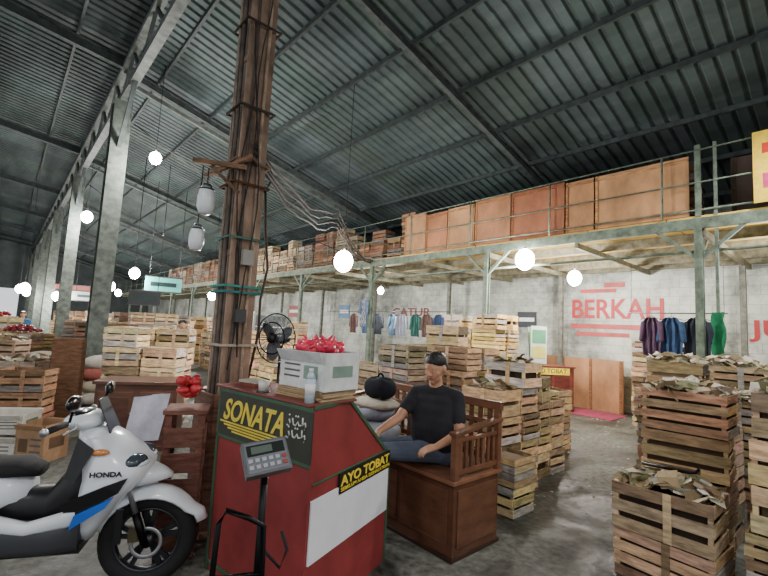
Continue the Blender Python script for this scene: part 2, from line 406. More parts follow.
def stack(x,y,n,rz=BR+math.pi/2,L=0.52,Wd=0.36,H=0.29,tone=TAN,z0=0,pap=0,lid=False,nx=1,ny=1,name='wooden_crate_stack',jt=0.026):
    mb=MB()
    for ix in range(nx):
        for iy in range(ny):
            nn=n if isinstance(n,int) else n[ix*ny+iy]
            bx=(ix-(nx-1)/2)*(L+0.045);by=(iy-(ny-1)/2)*(Wd+0.045)
            for k in range(nn):
                top=(k==nn-1 and pap==0 and random.random()<.4)
                M=Matrix.Translation((bx+random.uniform(-jt,jt),by+random.uniform(-jt,jt),k*(H+0.012)+0.003))@Matrix.Rotation(random.uniform(-.25,.25) if top else random.uniform(-0.06,0.06),4,'Z')
                crate(mb,M,L,Wd,H,jit(tone,0.22),lid=lid and k==nn-1)
            if pap:
                sub=MB();scraps(sub,nn*(H+0.012)-0.04,L-.04,Wd-.04,pap,PAP)
                sub.v=[(v[0]+bx,v[1]+by,v[2]) for v in sub.v]
                o=len(mb.v);k2=mb.mi('paper');mb.v+=sub.v
                for f,c in zip(sub.f,sub.c):
                    mb.f.append([i+o for i in f]);mb.m.append(k2);mb.c.append(c);mb.sm.append(False)
    return mb.build(name,loc=(x,y,z0),rz=rz)
def at(cornerx,cornery,L,Wd):
    c=Vector((cornerx,cornery,0))-Lv*(L/2)+Bv*(Wd/2);return c.x,c.y
RB_=BR+math.pi/2
x,y=at(1.81,3.33,0.60,0.44);stack(x,y,2,L=0.60,Wd=0.42,H=0.325,tone=sr(196,168,132),pap=110,rz=RB_-.03)
x,y=at(2.20,3.70,0.60,0.44);stack(x,y,4,L=0.56,Wd=0.40,H=0.322,tone=sr(190,160,124),pap=80,rz=RB_+.04)
x,y=at(2.33,2.76,0.60,0.44);stack(x,y,5,L=0.58,Wd=0.42,H=0.275,tone=sr(204,174,136),pap=80)
x,y=at(2.70,3.12,0.60,0.44);stack(x,y,5,L=0.58,Wd=0.42,H=0.28,tone=TAN,pap=80)
x,y=at(2.66,4.22,0.60,0.44);stack(x,y,4,L=0.56,Wd=0.40,H=0.31,tone=GREY,pap=70,rz=RB_-.05)
x,y=at(3.15,4.75,0.60,0.44);stack(x,y,(5,4,5,4),nx=2,ny=2,tone=TAN,pap=50)
x,y=at(3.9,5.8,0.60,0.44);stack(x,y,(5,5,4,5),nx=2,ny=2,tone=TAN,pap=40)
x,y=at(4.7,7.2,0.60,0.44);stack(x,y,(5,5,5,4),nx=2,ny=2,tone=GREY)
x,y=at(5.4,8.8,0.60,0.44);stack(x,y,(5,6),nx=2,ny=1,tone=TAN)
x,y=at(5.95,9.6,0.60,0.44);stack(x,y,(4,6),nx=2,ny=1,tone=TAN)
x,y=at(0.98,4.5,0.5,0.44);stack(x,y,2,L=0.46,Wd=0.36,H=0.26,tone=TAN)
x,y=at(1.08,5.05,0.5,0.44);stack(x,y,(5,4),nx=1,ny=2,L=0.50,H=0.27,tone=sr(210,178,136),pap=20)
x,y=at(1.50,6.0,0.5,0.44);stack(x,y,(3,4,3,4),nx=2,ny=2,tone=NEW)
x,y=at(2.05,7.1,0.5,0.44);stack(x,y,(3,3,4,3),nx=2,ny=2,tone=TAN)
x,y=at(0.70,6.4,0.5,0.44);stack(x,y,(5,5,6,5),nx=2,ny=2,tone=TAN)
x,y=at(-0.05,6.2,0.5,0.44);stack(x,y,(4,5,4,4),nx=2,ny=2,tone=GREY)
x,y=at(1.6,9.2,0.5,0.44);stack(x,y,(7,7,6,6,7,6),nx=3,ny=2,tone=sr(224,188,120))
x,y=at(-1.2,6.9,0.5,0.44);stack(x,y,(4,3,4,4),nx=2,ny=2,tone=TAN)
x,y=at(-2.1,7.6,0.5,0.44);stack(x,y,(3,4,4,3),nx=2,ny=2,tone=NEW)
# left middle
stack(-3.85,7.3,(5,5,4,5),nx=2,ny=2,rz=0.1,tone=sr(222,194,154),lid=True)
stack(-6.05,7.2,(3,4,3,3),nx=2,ny=2,rz=0.1,tone=GREY,pap=30)
stack(-5.15,6.0,(2,3),nx=2,ny=1,rz=0.2,tone=RED)
stack(-8.0,9.6,(4,4,4,4),nx=2,ny=2,rz=0.0,tone=TAN)
stack(-6.2,9.9,(5,4,5,4),nx=2,ny=2,rz=0.2,tone=sr(154,124,98))
stack(-7.7,7.7,(3,4,3,3),nx=2,ny=2,rz=0.3,tone=RED,pap=30)
stack(-9.9,11.0,(4,5,4,5),nx=2,ny=2,rz=0.5,tone=NEW)
stack(-11.6,12.9,(4,5,5,4),nx=2,ny=2,rz=0.6,tone=TAN)
stack(-8.3,12.3,(5,4,5,5),nx=2,ny=2,rz=0.4,tone=GREY)
stack(-2.7,10.4,(4,5,5,5),nx=2,ny=2,rz=0.7,tone=TAN)
random.seed(21)
PEOPLE=[(-4.45,9.6),(-3.7,11.9),(-6.9,12.4),(-9.2,16.0),(-5.3,14.2),(-7.2,10.9),(-12.5,15.0)]
for s in np.arange(12.5,38,1.7):
    for t in(2.9,4.4,5.9,7.2):
        if random.random()<0.15: continue
        p=W(s+random.uniform(-.3,.3),t+random.uniform(-.2,.2))
        if any((p.x-a)**2+(p.y-b)**2<1.3 for a,b in PEOPLE+[(-2.7,10.4)]): continue
        stack(p.x,p.y,tuple(random.randint(3,6) for _ in range(4)),nx=2,ny=2,rz=BR+random.choice([0,math.pi/2]),tone=random.choice([TAN,GREY,NEW,RED]))
for s in np.arange(17,42,2.2):
    for t in(-0.6,-2.2):
        p=W(s,t+random.uniform(-.3,.3));stack(p.x,p.y,tuple(random.randint(3,5) for _ in range(4)),nx=2,ny=2,rz=BR,tone=random.choice([TAN,GREY,RED]))
for s in np.arange(8.3,30,1.25):
    p=W(s,8.05);stack(p.x,p.y,(random.randint(3,4),random.randint(2,4)),nx=2,ny=1,tone=random.choice([RED,TAN,GREY,RED]),z0=PZ,H=0.29)
for s in (2.4,3.5,4.6,5.7,6.8):
    p=W(s,8.9);stack(p.x,p.y,(4,3),nx=2,ny=1,tone=sr(110,84,68),z0=PZ,H=0.30)
mb=MB();mb.box((8.5,0.6,PZ+0.55),(0.03,1.5,1.1),'plywood',sr(96,80,70))
for y in(-0.1,0.6,1.3): mb.box((8.47,y,PZ+0.55),(0.03,0.05,1.1),'wood',sr(80,68,58))
mb.build('storage_partition',rz=BR)
mb=MB();mb.box((PT-0.07,0.50,PZ+0.55),(0.01,0.9,1.0),'cloth',sr(236,200,70));mb.box((PT-0.078,0.5,PZ+0.8),(0.004,0.7,0.14),'cloth',sr(200,60,50));mb.box((PT-0.078,0.5,PZ+0.35),(0.004,0.7,0.2),'cloth',sr(200,70,120))
mb.build('yellow_banner',rz=BR)
# ------------------------------------------------------------------ scooter
def scooter():
    mb=MB();WH=sr(226,231,236);BK=sr(24,24,26);GR=sr(60,62,66);BL=sr(30,96,190);SV=sr(180,182,186)
    for x in(0,-1.32):
        r=0.235 if x==0 else 0.22
        mb.torus((x,0,r+0.052),r,0.052,(0,1,0),'rubber',BK,n=40,k=12,sq=0.9 if x==0 else 1.15)
        zc=r+0.052
        mb.torus((x,0,zc),r-0.045,0.014,(0,1,0),'metal',GR,n=36,k=8,sq=2.2)
        mb.cyl((x,-0.05,zc),(x,0.05,zc),0.04,'metal',GR,n=16)
        for k in range(5):
            a=2*math.pi*k/5+0.3
            for da in(-0.16,0.16):
                mb.beam((x+0.035*math.cos(a),0,zc+0.035*math.sin(a)),(x+(r-0.045)*math.cos(a+da),0,zc+(r-0.045)*math.sin(a+da)),0.03,0.018,'metal',GR,up=(0,1,0))
        mb.torus((x,-0.06,zc),0.085,0.012,(0,1,0),'metal',SV,n=28,k=6,sq=0.3)
        mb.box((x-0.07,-0.07,zc+0.06),(0.06,0.04,0.08),'metal',sr(110,100,80))
    for y in(-0.085,0.085):
        mb.cyl((0,y,0.28),(-0.07,y,0.48),0.024,'metal',BK);mb.cyl((-0.07,y,0.48),(-0.20,y,0.85),0.017,'metal',SV)
    rs=[]
    for i in range(15):
        a=math.radians(18+i*10.5);rr=0.315+ (0.03 if i<2 else 0)
        cx,cz=rr*math.cos(a),0.287+rr*math.sin(a);wd=0.085*math.sin(math.radians(25+i*9.5))+0.012
        d=Vector((math.cos(a),0,math.sin(a)))
        ring=[]
        for j in range(10):
            p=2*math.pi*j/10
            ring.append(Vector((cx,0,cz))+d*(0.022*math.cos(p))-d*0.04*(abs(math.sin(p))**3)+Vector((0,wd*math.sin(p),0)))
        rs.append(ring)
    mb.rings(rs,'gloss',WH)
    def vloft(secs,mat,col,n=20,pw=0.8):
        rs=[]
        for (cx,cz,hx,hy) in secs:
            ring=[]
            for j in range(n):
                p=2*math.pi*j/n;c,s_=math.cos(p),math.sin(p)
                ring.append(Vector((cx+hx*math.copysign(abs(c)**pw,c),hy*math.copysign(abs(s_)**pw,s_),cz)))
            rs.append(ring)
        mb.rings(rs,mat,col)
    def hloft(secs,mat,col,n=20,pw=0.8,y0=0):
        rs=[]
        for (cx,cz,hy,hz) in secs:
            ring=[]
            for j in range(n):
                p=2*math.pi*j/n;c,s_=math.cos(p),math.sin(p)
                ring.append(Vector((cx,y0+hy*math.copysign(abs(c)**pw,c),cz+hz*math.copysign(abs(s_)**pw,s_))))
            rs.append(ring)
        mb.rings(rs,mat,col)
    vloft([(-.36,.34,.06,.10),(-.34,.42,.09,.15),(-.30,.52,.12,.19),(-.25,.62,.15,.22),(-.20,.71,.19,.235),(-.20,.78,.20,.225),(-.25,.86,.17,.19),(-.31,.94,.13,.15),(-.36,1.0,.08,.11)],'gloss',WH)
    hloft([(-.12,.70,.16,.08),(-.02,.70,.12,.06),(.06,.69,.07,.035),(.11,.68,.02,.015)],'gloss',WH)
    for sg in(-1,1):
        R=Matrix.Rotation(sg*0.5,3,'Z')@Matrix.Rotation(-0.25,3,'Y')
        mb.ell((-.10,sg*.12,.80),(.07,.085,.05),'gloss',sr(60,70,80),R=R)
        mb.ell((-.06,sg*.125,.79),(.04,.06,.025),'gloss',sr(220,230,240),R=R)
        mb.prism([(-.40,sg*.19,.50),(-.14,sg*.232,.66),(-.10,sg*.225,.74),(-.22,sg*.236,.70),(-.44,sg*.20,.60)],(0,sg*.012,0),'gloss',BK)
        mb.prism([(-.38,sg*.21,.46),(-.20,sg*.236,.58),(-.16,sg*.238,.64),(-.36,sg*.215,.54)],(0,sg*.014,0),'gloss',BL)
        mb.prism([(-.44,sg*.19,.74),(-.38,sg*.22,.72),(-.30,sg*.20,.90),(-.40,sg*.16,.96)],(0,sg*.010,0),'plastic',BK)
        hloft([(-.34,.42,.04,.10),(-.5,.40,.055,.09),(-.8,.42,.06,.10),(-.95,.50,.06,.13),(-1.05,.56,.05,.10)],'plastic',GR,y0=sg*.16,n=14)
        hloft([(-.36,.52,.03,.05),(-.6,.47,.035,.035),(-.85,.53,.04,.05),(-1.0,.62,.04,.07)],'gloss',WH,y0=sg*.19,n=12)
        mb.tube([(-.43,sg*.24,1.07),(-.41,sg*.27,1.13),(-.40,sg*.30,1.17)],0.008,'metal',BK,n=6)
        mb.ell((-.39,sg*.32,1.19),(.022,.075,.045),'gloss',BK,R=Matrix.Rotation(sg*0.15,3,'Z'))
        mb.ell((-.41,sg*.32,1.19),(.008,.062,.035),'metal',SV)
        mb.cyl((-.46,sg*.20,1.05),(-.50,sg*.36,1.04),0.018,'rubber',BK);mb.cyl((-.50,sg*.36,1.04),(-.502,sg*.375,1.04),0.022,'metal',SV)
        mb.tube([(-.42,sg*.18,1.05),(-.39,sg*.25,1.04),(-.42,sg*.34,1.02)],0.007,'metal',SV,n=6)
        mb.ell((-.27,sg*.19,.88),(.05,.02,.02),'gloss',sr(200,130,70))
        mb.cyl((-1.0,sg*.16,.33),(-1.0,sg*.27,.33),0.016,'rubber',BK)
    mb.ell((-.42,0,1.04),(.11,.19,.055),'gloss',WH);mb.ell((-.44,0,1.075),(.07,.12,.03),'gloss',BK)
    mb.prism([(-.25,-.10,.97),(-.25,.10,.97),(-.34,.08,1.17),(-.34,-.08,1.17)],(-.008,0,0),'gloss',sr(30,34,40))
    mb.prism([(-.05,-.04,.745),(-.05,.04,.745),(-.13,.04,.80),(-.13,-.04,.80)],(0,0,.006),'gloss',BK)
    hloft([(-.36,.62,.15,.22),(-.44,.60,.15,.20),(-.55,.52,.11,.12),(-.7,.52,.11,.12),(-.8,.56,.12,.14)],'plastic',BK)
    mb.box((-.58,0,.33),(.5,.34,.05),'plastic',BK)
    hloft([(-.66,.62,.08,.08),(-.80,.64,.155,.12),(-1.05,.66,.18,.12),(-1.35,.72,.165,.10),(-1.6,.78,.10,.06),(-1.7,.81,.05,.025)],'gloss',WH)
    hloft([(-.62,.74,.08,.03),(-.72,.765,.13,.05),(-.95,.76,.15,.05),(-1.1,.80,.15,.055),(-1.4,.85,.12,.045),(-1.55,.87,.07,.02)],'rubber',BK)
    for sg in(-1,1): mb.prism([(-.80,sg*.165,.58),(-1.35,sg*.165,.70),(-1.3,sg*.17,.75),(-.85,sg*.172,.66)],(0,sg*.012,0),'gloss',BL if sg>0 else sr(30,60,110))
    mb.tube([(-1.2,-.14,.86),(-1.5,-.15,.93),(-1.66,-.08,.94),(-1.66,.08,.94),(-1.5,.15,.93),(-1.2,.14,.86)],.014,'metal',GR)
    mb.ell((-1.68,0,.80),(.03,.09,.03),'gloss',sr(180,20,20))
    mb.ell((-.98,.03,.34),(.26,.13,.12),'metal',GR);mb.cyl((-1.32,-.05,.29),(-1.32,-.14,.29),.07,'metal',SV)
    mb.cyl((-.85,-.17,.30),(-1.15,-.19,.33),.03,'metal',GR);mb.cyl((-1.10,-.19,.33),(-1.58,-.20,.42),.062,'metal',BK,n=18);mb.cyl((-1.15,-.252,.36),(-1.5,-.262,.41),.03,'gloss',WH,n=14)
    mb.cyl((-1.35,-.12,.32),(-1.42,-.11,.66),.035,'metal',SV);mb.prism([(-1.5,-.07,.5),(-1.72,-.06,.36),(-1.72,.06,.36),(-1.5,.07,.5)],(0,0,.012),'plastic',BK)
    mb.cyl((-.85,0,.25),(-.95,.2,.02),.014,'metal',BK);mb.box((-.95,.2,.012),(.08,.05,.024),'metal',BK)
    mb.box((-.15,-.12,.42),(.04,.02,.2),'plastic',BK)
    o=mb.build('motor_scooter',loc=(-1.43,2.90,0),rz=math.radians(16))
    bpy.context.view_layer.update()
    h=math.radians(16);X=Vector((math.cos(h),math.sin(h),0))
    text('side_lettering','HONDA',o.matrix_world@Vector((-.30,-.243,.755)),X,.05,sr(40,40,44),parent=o,width=.17,height=.03,bold=.002)
    return o
scooter()
# ------------------------------------------------------------------ red cashier counter
K=Vector((-.36,2.50,0));K2=Vector((.10,3.35,0));J=Vector((-1.13,3.13,0))
sd=(K2-K).normalized();fd=(J-K).normalized();SLn=(K2-K).length;FLn=(J-K).length
sn=Vector((sd.y,-sd.x,0));fn=Vector((fd.y,-fd.x,0))
if fn.dot(Vector((0,-1,0)))<0:fn=-fn
REDC=sr(134,52,52);GRN=sr(60,90,66)
mb=MB()
def S(a,z,o=0):return K+sd*a+Vector((0,0,z))+sn*o
def Fp(a,z,o=0):return K+fd*a+Vector((0,0,z))+fn*o
prof=[(0,0),(SLn,0),(SLn,.76),(.377,1.23),(0,1.23)]
mb.prism([S(a,z) for a,z in prof],J-K,'paint',REDC)
def strip(p,q,w_=0.026,h_=0.010,up=(0,0,1)): mb.beam(p,q,w_,h_,'paint',GRN,up=up)
e=0.004
for a,b in((prof[1],prof[2]),(prof[2],prof[3]),(prof[3],prof[4])): strip(S(*a,e),S(*b,e),up=sn)
strip(Fp(0,.905,e),Fp(FLn,.905,e),up=fn);strip(Fp(0,1.215,e),Fp(FLn,1.215,e),up=fn);strip(Fp(FLn-.013,0,e),Fp(FLn-.013,1.23,e),up=fn)
strip(Fp(0,.06,e),Fp(FLn,.06,e),up=fn)
strip(S(0.02,.80,e),S(.92,.80,e),w_=.014,up=sn)
mb.prism([Fp(.0,.92,.002),Fp(FLn-.03,.92,.002),Fp(FLn-.03,1.20,.002),Fp(.0,1.20,.002)],fn*.008,'paint',sr(56,58,50))
mb.prism([S(.02,.37,.002),S(.95,.37,.002),S(.95,.71,.002),S(.02,.71,.002)],sn*.008,'plastic',sr(220,220,226))
mb.prism([S(.29,.675,.002),S(.958,.675,.002),S(.958,.795,.002),S(.29,.795,.002)],sn*.014,'paint',sr(28,26,24))
mb.box(K+fd*FLn/2+sd*.19+Vector((0,0,1.238)),(FLn+.02,.40,.016),'paint',sr(120,60,54),rz=math.atan2(fd.y,fd.x))
counter=mb.build('cashier_counter',bevel=0.004)
text('lettering_name','SONATA',Fp(FLn*.92,1.03,.013),-fd,0.14,sr(228,204,70),parent=counter,width=.66,height=.145,shear=0.35,bold=.003)
mb=MB()
for k in range(4):
    mb.beam(Fp(FLn*.95-k*.05,1.010-k*.018,.013),Fp(.30+k*.03,1.010-k*.018,.013),.010,.003,'paint',sr(228,204,70),up=fn)
def arab(pts,r=.005): mb.tube([Fp(a,z,.012) for a,z in pts],r,'paint',sr(220,220,215),n=6)
for b,z0 in((.17,1.12),(.17,1.05)):
    arab([(b,z0+.03),(b-.01,z0-.005),(b-.03,z0-.01),(b-.05,z0+.015),(b-.06,z0-.005),(b-.08,z0)]);arab([(b-.09,z0+.045),(b-.092,z0)]);arab([(b-.10,z0+.01),(b-.115,z0+.02),(b-.12,z0),(b-.11,z0-.02)]);arab([(b+.03,z0+.02),(b+.02,z0),(b+.03,z0-.02),(b+.05,z0-.015)])
    for q in(-.03,-.05,.03): mb.ell(Fp(b+q,z0+.045,.012),(.006,.006,.006),'paint',sr(230,230,225),n=6,k=4)
o=mb.build('lettering_strokes',parent=counter)
YEL=sr(242,214,60)
text('lettering_label','AYO TOBAT',S(.30,.720,.018),sd,0.08,YEL,parent=counter,width=.645,height=.062,bold=.002)
text('lettering_sub','SEBELUM ANDA DISHALATKAN',S(.30,.686,.018),sd,0.03,YEL,parent=counter,width=.645,height=.022)
fa=math.atan2(fd.y,fd.x)
def onc(a,b,z=1.246): return K+fd*a+sd*b+Vector((0,0,z))
def carton(name,loc,size,rz,col,accent,fill=None):
    mb=MB();x,y,z=size
    mb.box((0,0,.004),(x,y,.008),'paper',col)
    for sx_ in(-1,1): mb.box((sx_*x/2,0,z/2),(.006,y,z),'paper',jit(col,.04))
    for sy in(-1,1): mb.box((0,sy*y/2,z/2),(x,.006,z),'paper',jit(col,.04))
    for sy in(-1,1):
        mb.box((0,sy*(y/2+.03),z-.03),(x-.01,.075,.004),'paper',col,R=Matrix.Rotation(sy*1.0,3,'X'))
    for sy in(-1,1):
        mb.box((-x*.2,sy*(y/2+.004),z*.45),(x*.30,.004,z*.35),'paint',accent)
        for k in range(3): mb.box((x*.22,sy*(y/2+.004),z*(.3+k*.16)),(x*.36,.004,z*.05),'paint',sr(90,90,90))
    mb.box((x/2+.004,0,z*.5),(.004,y*.6,z*.3),'paint',accent);mb.box((-x/2-.004,0,z*.5),(.004,y*.6,z*.3),'paint',accent)
    if fill:
        for k in range(10):
            c=Vector((random.uniform(-x/2+.07,x/2-.07),random.uniform(-y/2+.06,y/2-.06),z+random.uniform(0,.03)))
            mb.ell(c,(.080,.06,.045),'netbag',jit(fill,.25),n=18,k=10,R=Matrix.Rotation(random.uniform(0,3),3,'Z'))
            mb.capsule(c+Vector((0,0,.04)),.014,c+Vector((random.uniform(-.04,.04),random.uniform(-.03,.03),.075)),.004,'netbag',fill,n=8,k=3)
            for q in range(12):
                d=Vector((random.uniform(-1,1),random.uniform(-1,1),random.uniform(.1,1))).normalized();mb.ell(c+Vector((d.x*.072,d.y*.058,d.z*.042)),(.02,.02,.018),'netbag',jit(fill,.35),n=8,k=6)
    return mb.build(name,loc=loc,rz=rz)
mb=MB()
for k in range(5): mb.box((random.uniform(-.01,.01),random.uniform(-.01,.01),.006+k*.012),(.42,.30,.010),'paper',jit(sr(176,150,118),.15),rz=random.uniform(-.05,.05))
mb.build('cardboard_sheets',loc=onc(.21,.24),rz=fa)
c=onc(.19,.24,1.309);carton('fruit_carton',c,(.42,.29,.23),fa,sr(214,216,214),sr(130,154,140),fill=sr(204,38,70))
mb=MB();mb.cyl((0,0,0),(0,0,.14),.03,'gloss',sr(190,205,215),n=16);mb.cyl((0,0,.14),(0,0,.18),.03,'gloss',sr(190,205,215),r1=.013,n=16);mb.cyl((0,0,.18),(0,0,.20),.014,'plastic',sr(220,220,225),n=12)
mb.cyl((0,0,.05),(0,0,.11),.0308,'paper',sr(240,240,240),n=16)
mb.build('water_bottle',loc=onc(.08,.035))
mb=MB();mb.cyl((0,0,0),(0,0,.008),.045,'gloss',sr(60,60,60),n=20);mb.cyl((0,0,.008),(0,0,.075),.032,'gloss',sr(200,200,196),r1=.038,n=20)
mb.build('drinking_cup',loc=onc(.55,.05))
mb=MB();mb.box((0,0,.012),(.19,.13,.024),'paper',sr(120,70,60));mb.box((.01,.005,.032),(.17,.12,.016),'paper',sr(170,165,150),rz=.2)
mb.build('ledger_books',loc=onc(.80,.17),rz=fa)
mb=MB()
for k in range(18):
    mb.ell((random.uniform(-.07,.07),random.uniform(-.07,.07),random.uniform(.03,.16)),(random.uniform(.03,.05),random.uniform(.03,.045),random.uniform(.025,.045)),'netbag',jit(sr(176,40,46),.3),R=Matrix.Rotation(random.uniform(0,3),3,'Z'))
mb.build('red_net_bundle',loc=(-1.44,3.34,1.085))
mb=MB();PC=sr(120,80,68)
for x in(-.11,.11):
    for y in(-.11,.11): mb.box((x,y,.5),(.045,.045,1.0),'wood',jit(PC))
mb.box((0,0,1.02),(.30,.30,.03),'wood',PC)
for z in(.12,.3,.48,.66,.84):
    mb.box((0,-.135,z),(.26,.012,.14),'wood',jit(PC,.2));mb.box((-.135,0,z),(.012,.26,.14),'wood',jit(PC,.2));mb.box((.135,0,z),(.012,.26,.14),'wood',jit(PC,.2))
mb.build('wooden_pedestal',loc=(-1.44,3.34,0.0),rz=.3,bevel=.003)
mb=MB()
nx,nz=8,8
vs=[(-.12+.24*i/nx-.05*(j/nz),.012*math.sin(i*.9+j*.5),-.34*j/nz+.03*(i/nx)) for j in range(nz+1) for i in range(nx+1)]
mb.add(vs,[(j*(nx+1)+i,j*(nx+1)+i+1,(j+1)*(nx+1)+i+1,(j+1)*(nx+1)+i) for j in range(nz) for i in range(nx)],'paper',sr(205,204,216),True)
mb.cyl((-.13,0,.0),(.14,0,.035),.006,'wood',PC)
mb.build('white_paper_sheet',loc=(-1.66,3.22,1.12),rz=.25)
# ------------------------------------------------------------------ platform scale
mb=MB();BK=sr(26,26,28);SV=sr(172,174,176)
mb.box((0,-.25,.05),(.42,.50,.06),'metal',sr(120,122,124));mb.box((0,-.25,.09),(.44,.52,.02),'metal',SV)
for x in(-.17,.17):
    for y in(-.45,-.05): mb.cyl((x,y,0),(x,y,.03),.025,'rubber',BK)
mb.cyl((0,.05,.06),(0,.05,.98),.018,'metal',BK,n=14);mb.box((0,.03,.08),(.12,.1,.04),'metal',BK)
R=Matrix.Rotation(math.radians(-6),3,'Y')@Matrix.Rotation(math.radians(48),3,'X')
R=Matrix.Rotation(math.radians(14),3,'Z')@R
mb.box((0,.03,1.05),(.215,.165,.045),'metal',sr(140,142,146),R=R)
def ip(x,y,z):return Vector((0,.03,1.05))+R@Vector((x,y,z))
mb.box(ip(0,.0,.0235),(.195,.145,.003),'plastic',sr(110,112,118),R=R)
mb.box(ip(0,.035,.0255),(.18,.055,.004),'gloss',sr(40,46,44),R=R)
mb.box(ip(-.02,.035,.028),(.10,.035,.002),'gloss',sr(90,100,92),R=R)
for i in range(6):
    for j in range(2): mb.box(ip(-.080+i*.032,-.015-j*.032,.027),(.020,.018,.005),'plastic',sr(160,162,168) if i<5 else sr(150,70,60),R=R)
mb.beam((0,.05,.93),(0,.03,1.04),.05,.03,'metal',BK)
mb.tube([(-.19,-.02,.06),(-.20,-.03,.5),(-.19,-.03,.78),(-.16,-.03,.84),(-.06,-.03,.80),(.01,-.03,.76),(.02,-.03,.5),(.03,-.02,.06)],.013,'metal',BK)
mb.tube([(-.19,-.03,.55),(.02,-.03,.55)],.010,'metal',BK);mb.tube([(.02,.04,.62),(.10,.0,.55),(.13,.02,.62),(.10,.04,.70)],.008,'rubber',BK)
mb.build('platform_scale',loc=(-.52,2.12,0),rz=math.radians(16))
# ------------------------------------------------------------------ bench
VB=sr(112,74,54)
C=Vector((.60,3.33,0));brz=math.atan2(Lv.y,Lv.x)
mb=MB();BL_,BD=1.75,.62
mb.box((BL_/2,-BD/2,.29),(BL_-.02,BD-.04,.54),'varnish',sr(92,60,44))
mb.box((BL_/2,-BD/2,.015),(BL_,BD,.03),'varnish',sr(56,38,30))
mb.box((BL_/2,-BD/2,.57),(BL_+.02,BD+.02,.03),'varnish',sr(132,90,66))
for k in range(3):
    x0=.05+k*.56;mb.box((x0+.27,.0-.018,.30),(.50,.012,.40),'varnish',sr(100,66,48))
mb.box((.0+.004,-BD/2,.30),(.012,.50,.42),'varnish',sr(102,68,50))
for x in(.02,BL_-.02):
    mb.box((x,-.03,.76),(.05,.05,.38),'varnish',VB);mb.box((x,-BD+.03,.83),(.05,.05,.54),'varnish',VB)
    mb.beam((x,.01,.93),(x,-BD,.99),.07,.03,'varnish',jit(VB,.1));mb.box((x,-BD/2,.64),(.03,BD-.06,.04),'varnish',VB);mb.box((x,-BD/2,.88),(.03,BD-.06,.03),'varnish',VB)
    for k in range(7): mb.box((x,-.09-k*.073,.77),(.022,.032,.22),'varnish',jit(VB,.15))
mb.box((BL_/2,-BD+.03,1.10),(BL_+.04,.045,.07),'varnish',VB);mb.box((BL_/2,-BD+.03,.95),(BL_-.04,.03,.04),'varnish',VB);mb.box((BL_/2,-BD+.03,.66),(BL_-.04,.03,.05),'varnish',VB)
for k in range(17): mb.box((.10+k*.097,-BD+.03,.86),(.045,.018,.42),'varnish',jit(VB,.15))
mb.build('wooden_bench',loc=C,rz=brz,bevel=.004)
def bl(x,y,z):return C+Lv*x+Bv*(-y)+Vector((0,0,z))
mb=MB()
def pillow(c,rad,col,R=None):
    n=24;rs=[]
    for i in range(11):
        t=-1.45+2.9*i/10;ring=[]
        for j in range(n):
            p=2*math.pi*j/n;cc,ss=math.cos(p),math.sin(p)
            v=Vector((rad[0]*math.copysign(abs(cc)**.6,cc)*math.cos(t)**.5,rad[1]*math.copysign(abs(ss)**.6,ss)*math.cos(t)**.5,rad[2]*math.sin(t)*(1+.12*math.sin(3*p+t))))
            if R is not None:v=R@v
            ring.append(Vector(c)+v)
        rs.append(ring)
    mb.rings(rs,'cloth',col)
pillow((0,0,.10),(.28,.22,.10),sr(160,164,172));pillow((.04,.02,.25),(.26,.2,.07),sr(130,136,148),Matrix.Rotation(.15,3,'Y'));pillow((-.03,0,.36),(.24,.18,.05),sr(180,172,158))
mb.build('folded_blankets',loc=bl(1.28,-.28,.59),rz=brz)
mb=MB();pillow((0,0,.10),(.17,.12,.10),sr(34,36,42));pillow((0,-.10,.08),(.11,.05,.07),sr(46,48,54));mb.torus((0,0,.2),.04,.01,(0,1,0),'cloth',sr(20,20,22),n=16,k=6)
mb.build('black_backpack',loc=bl(1.20,-.28,1.01),rz=brz)
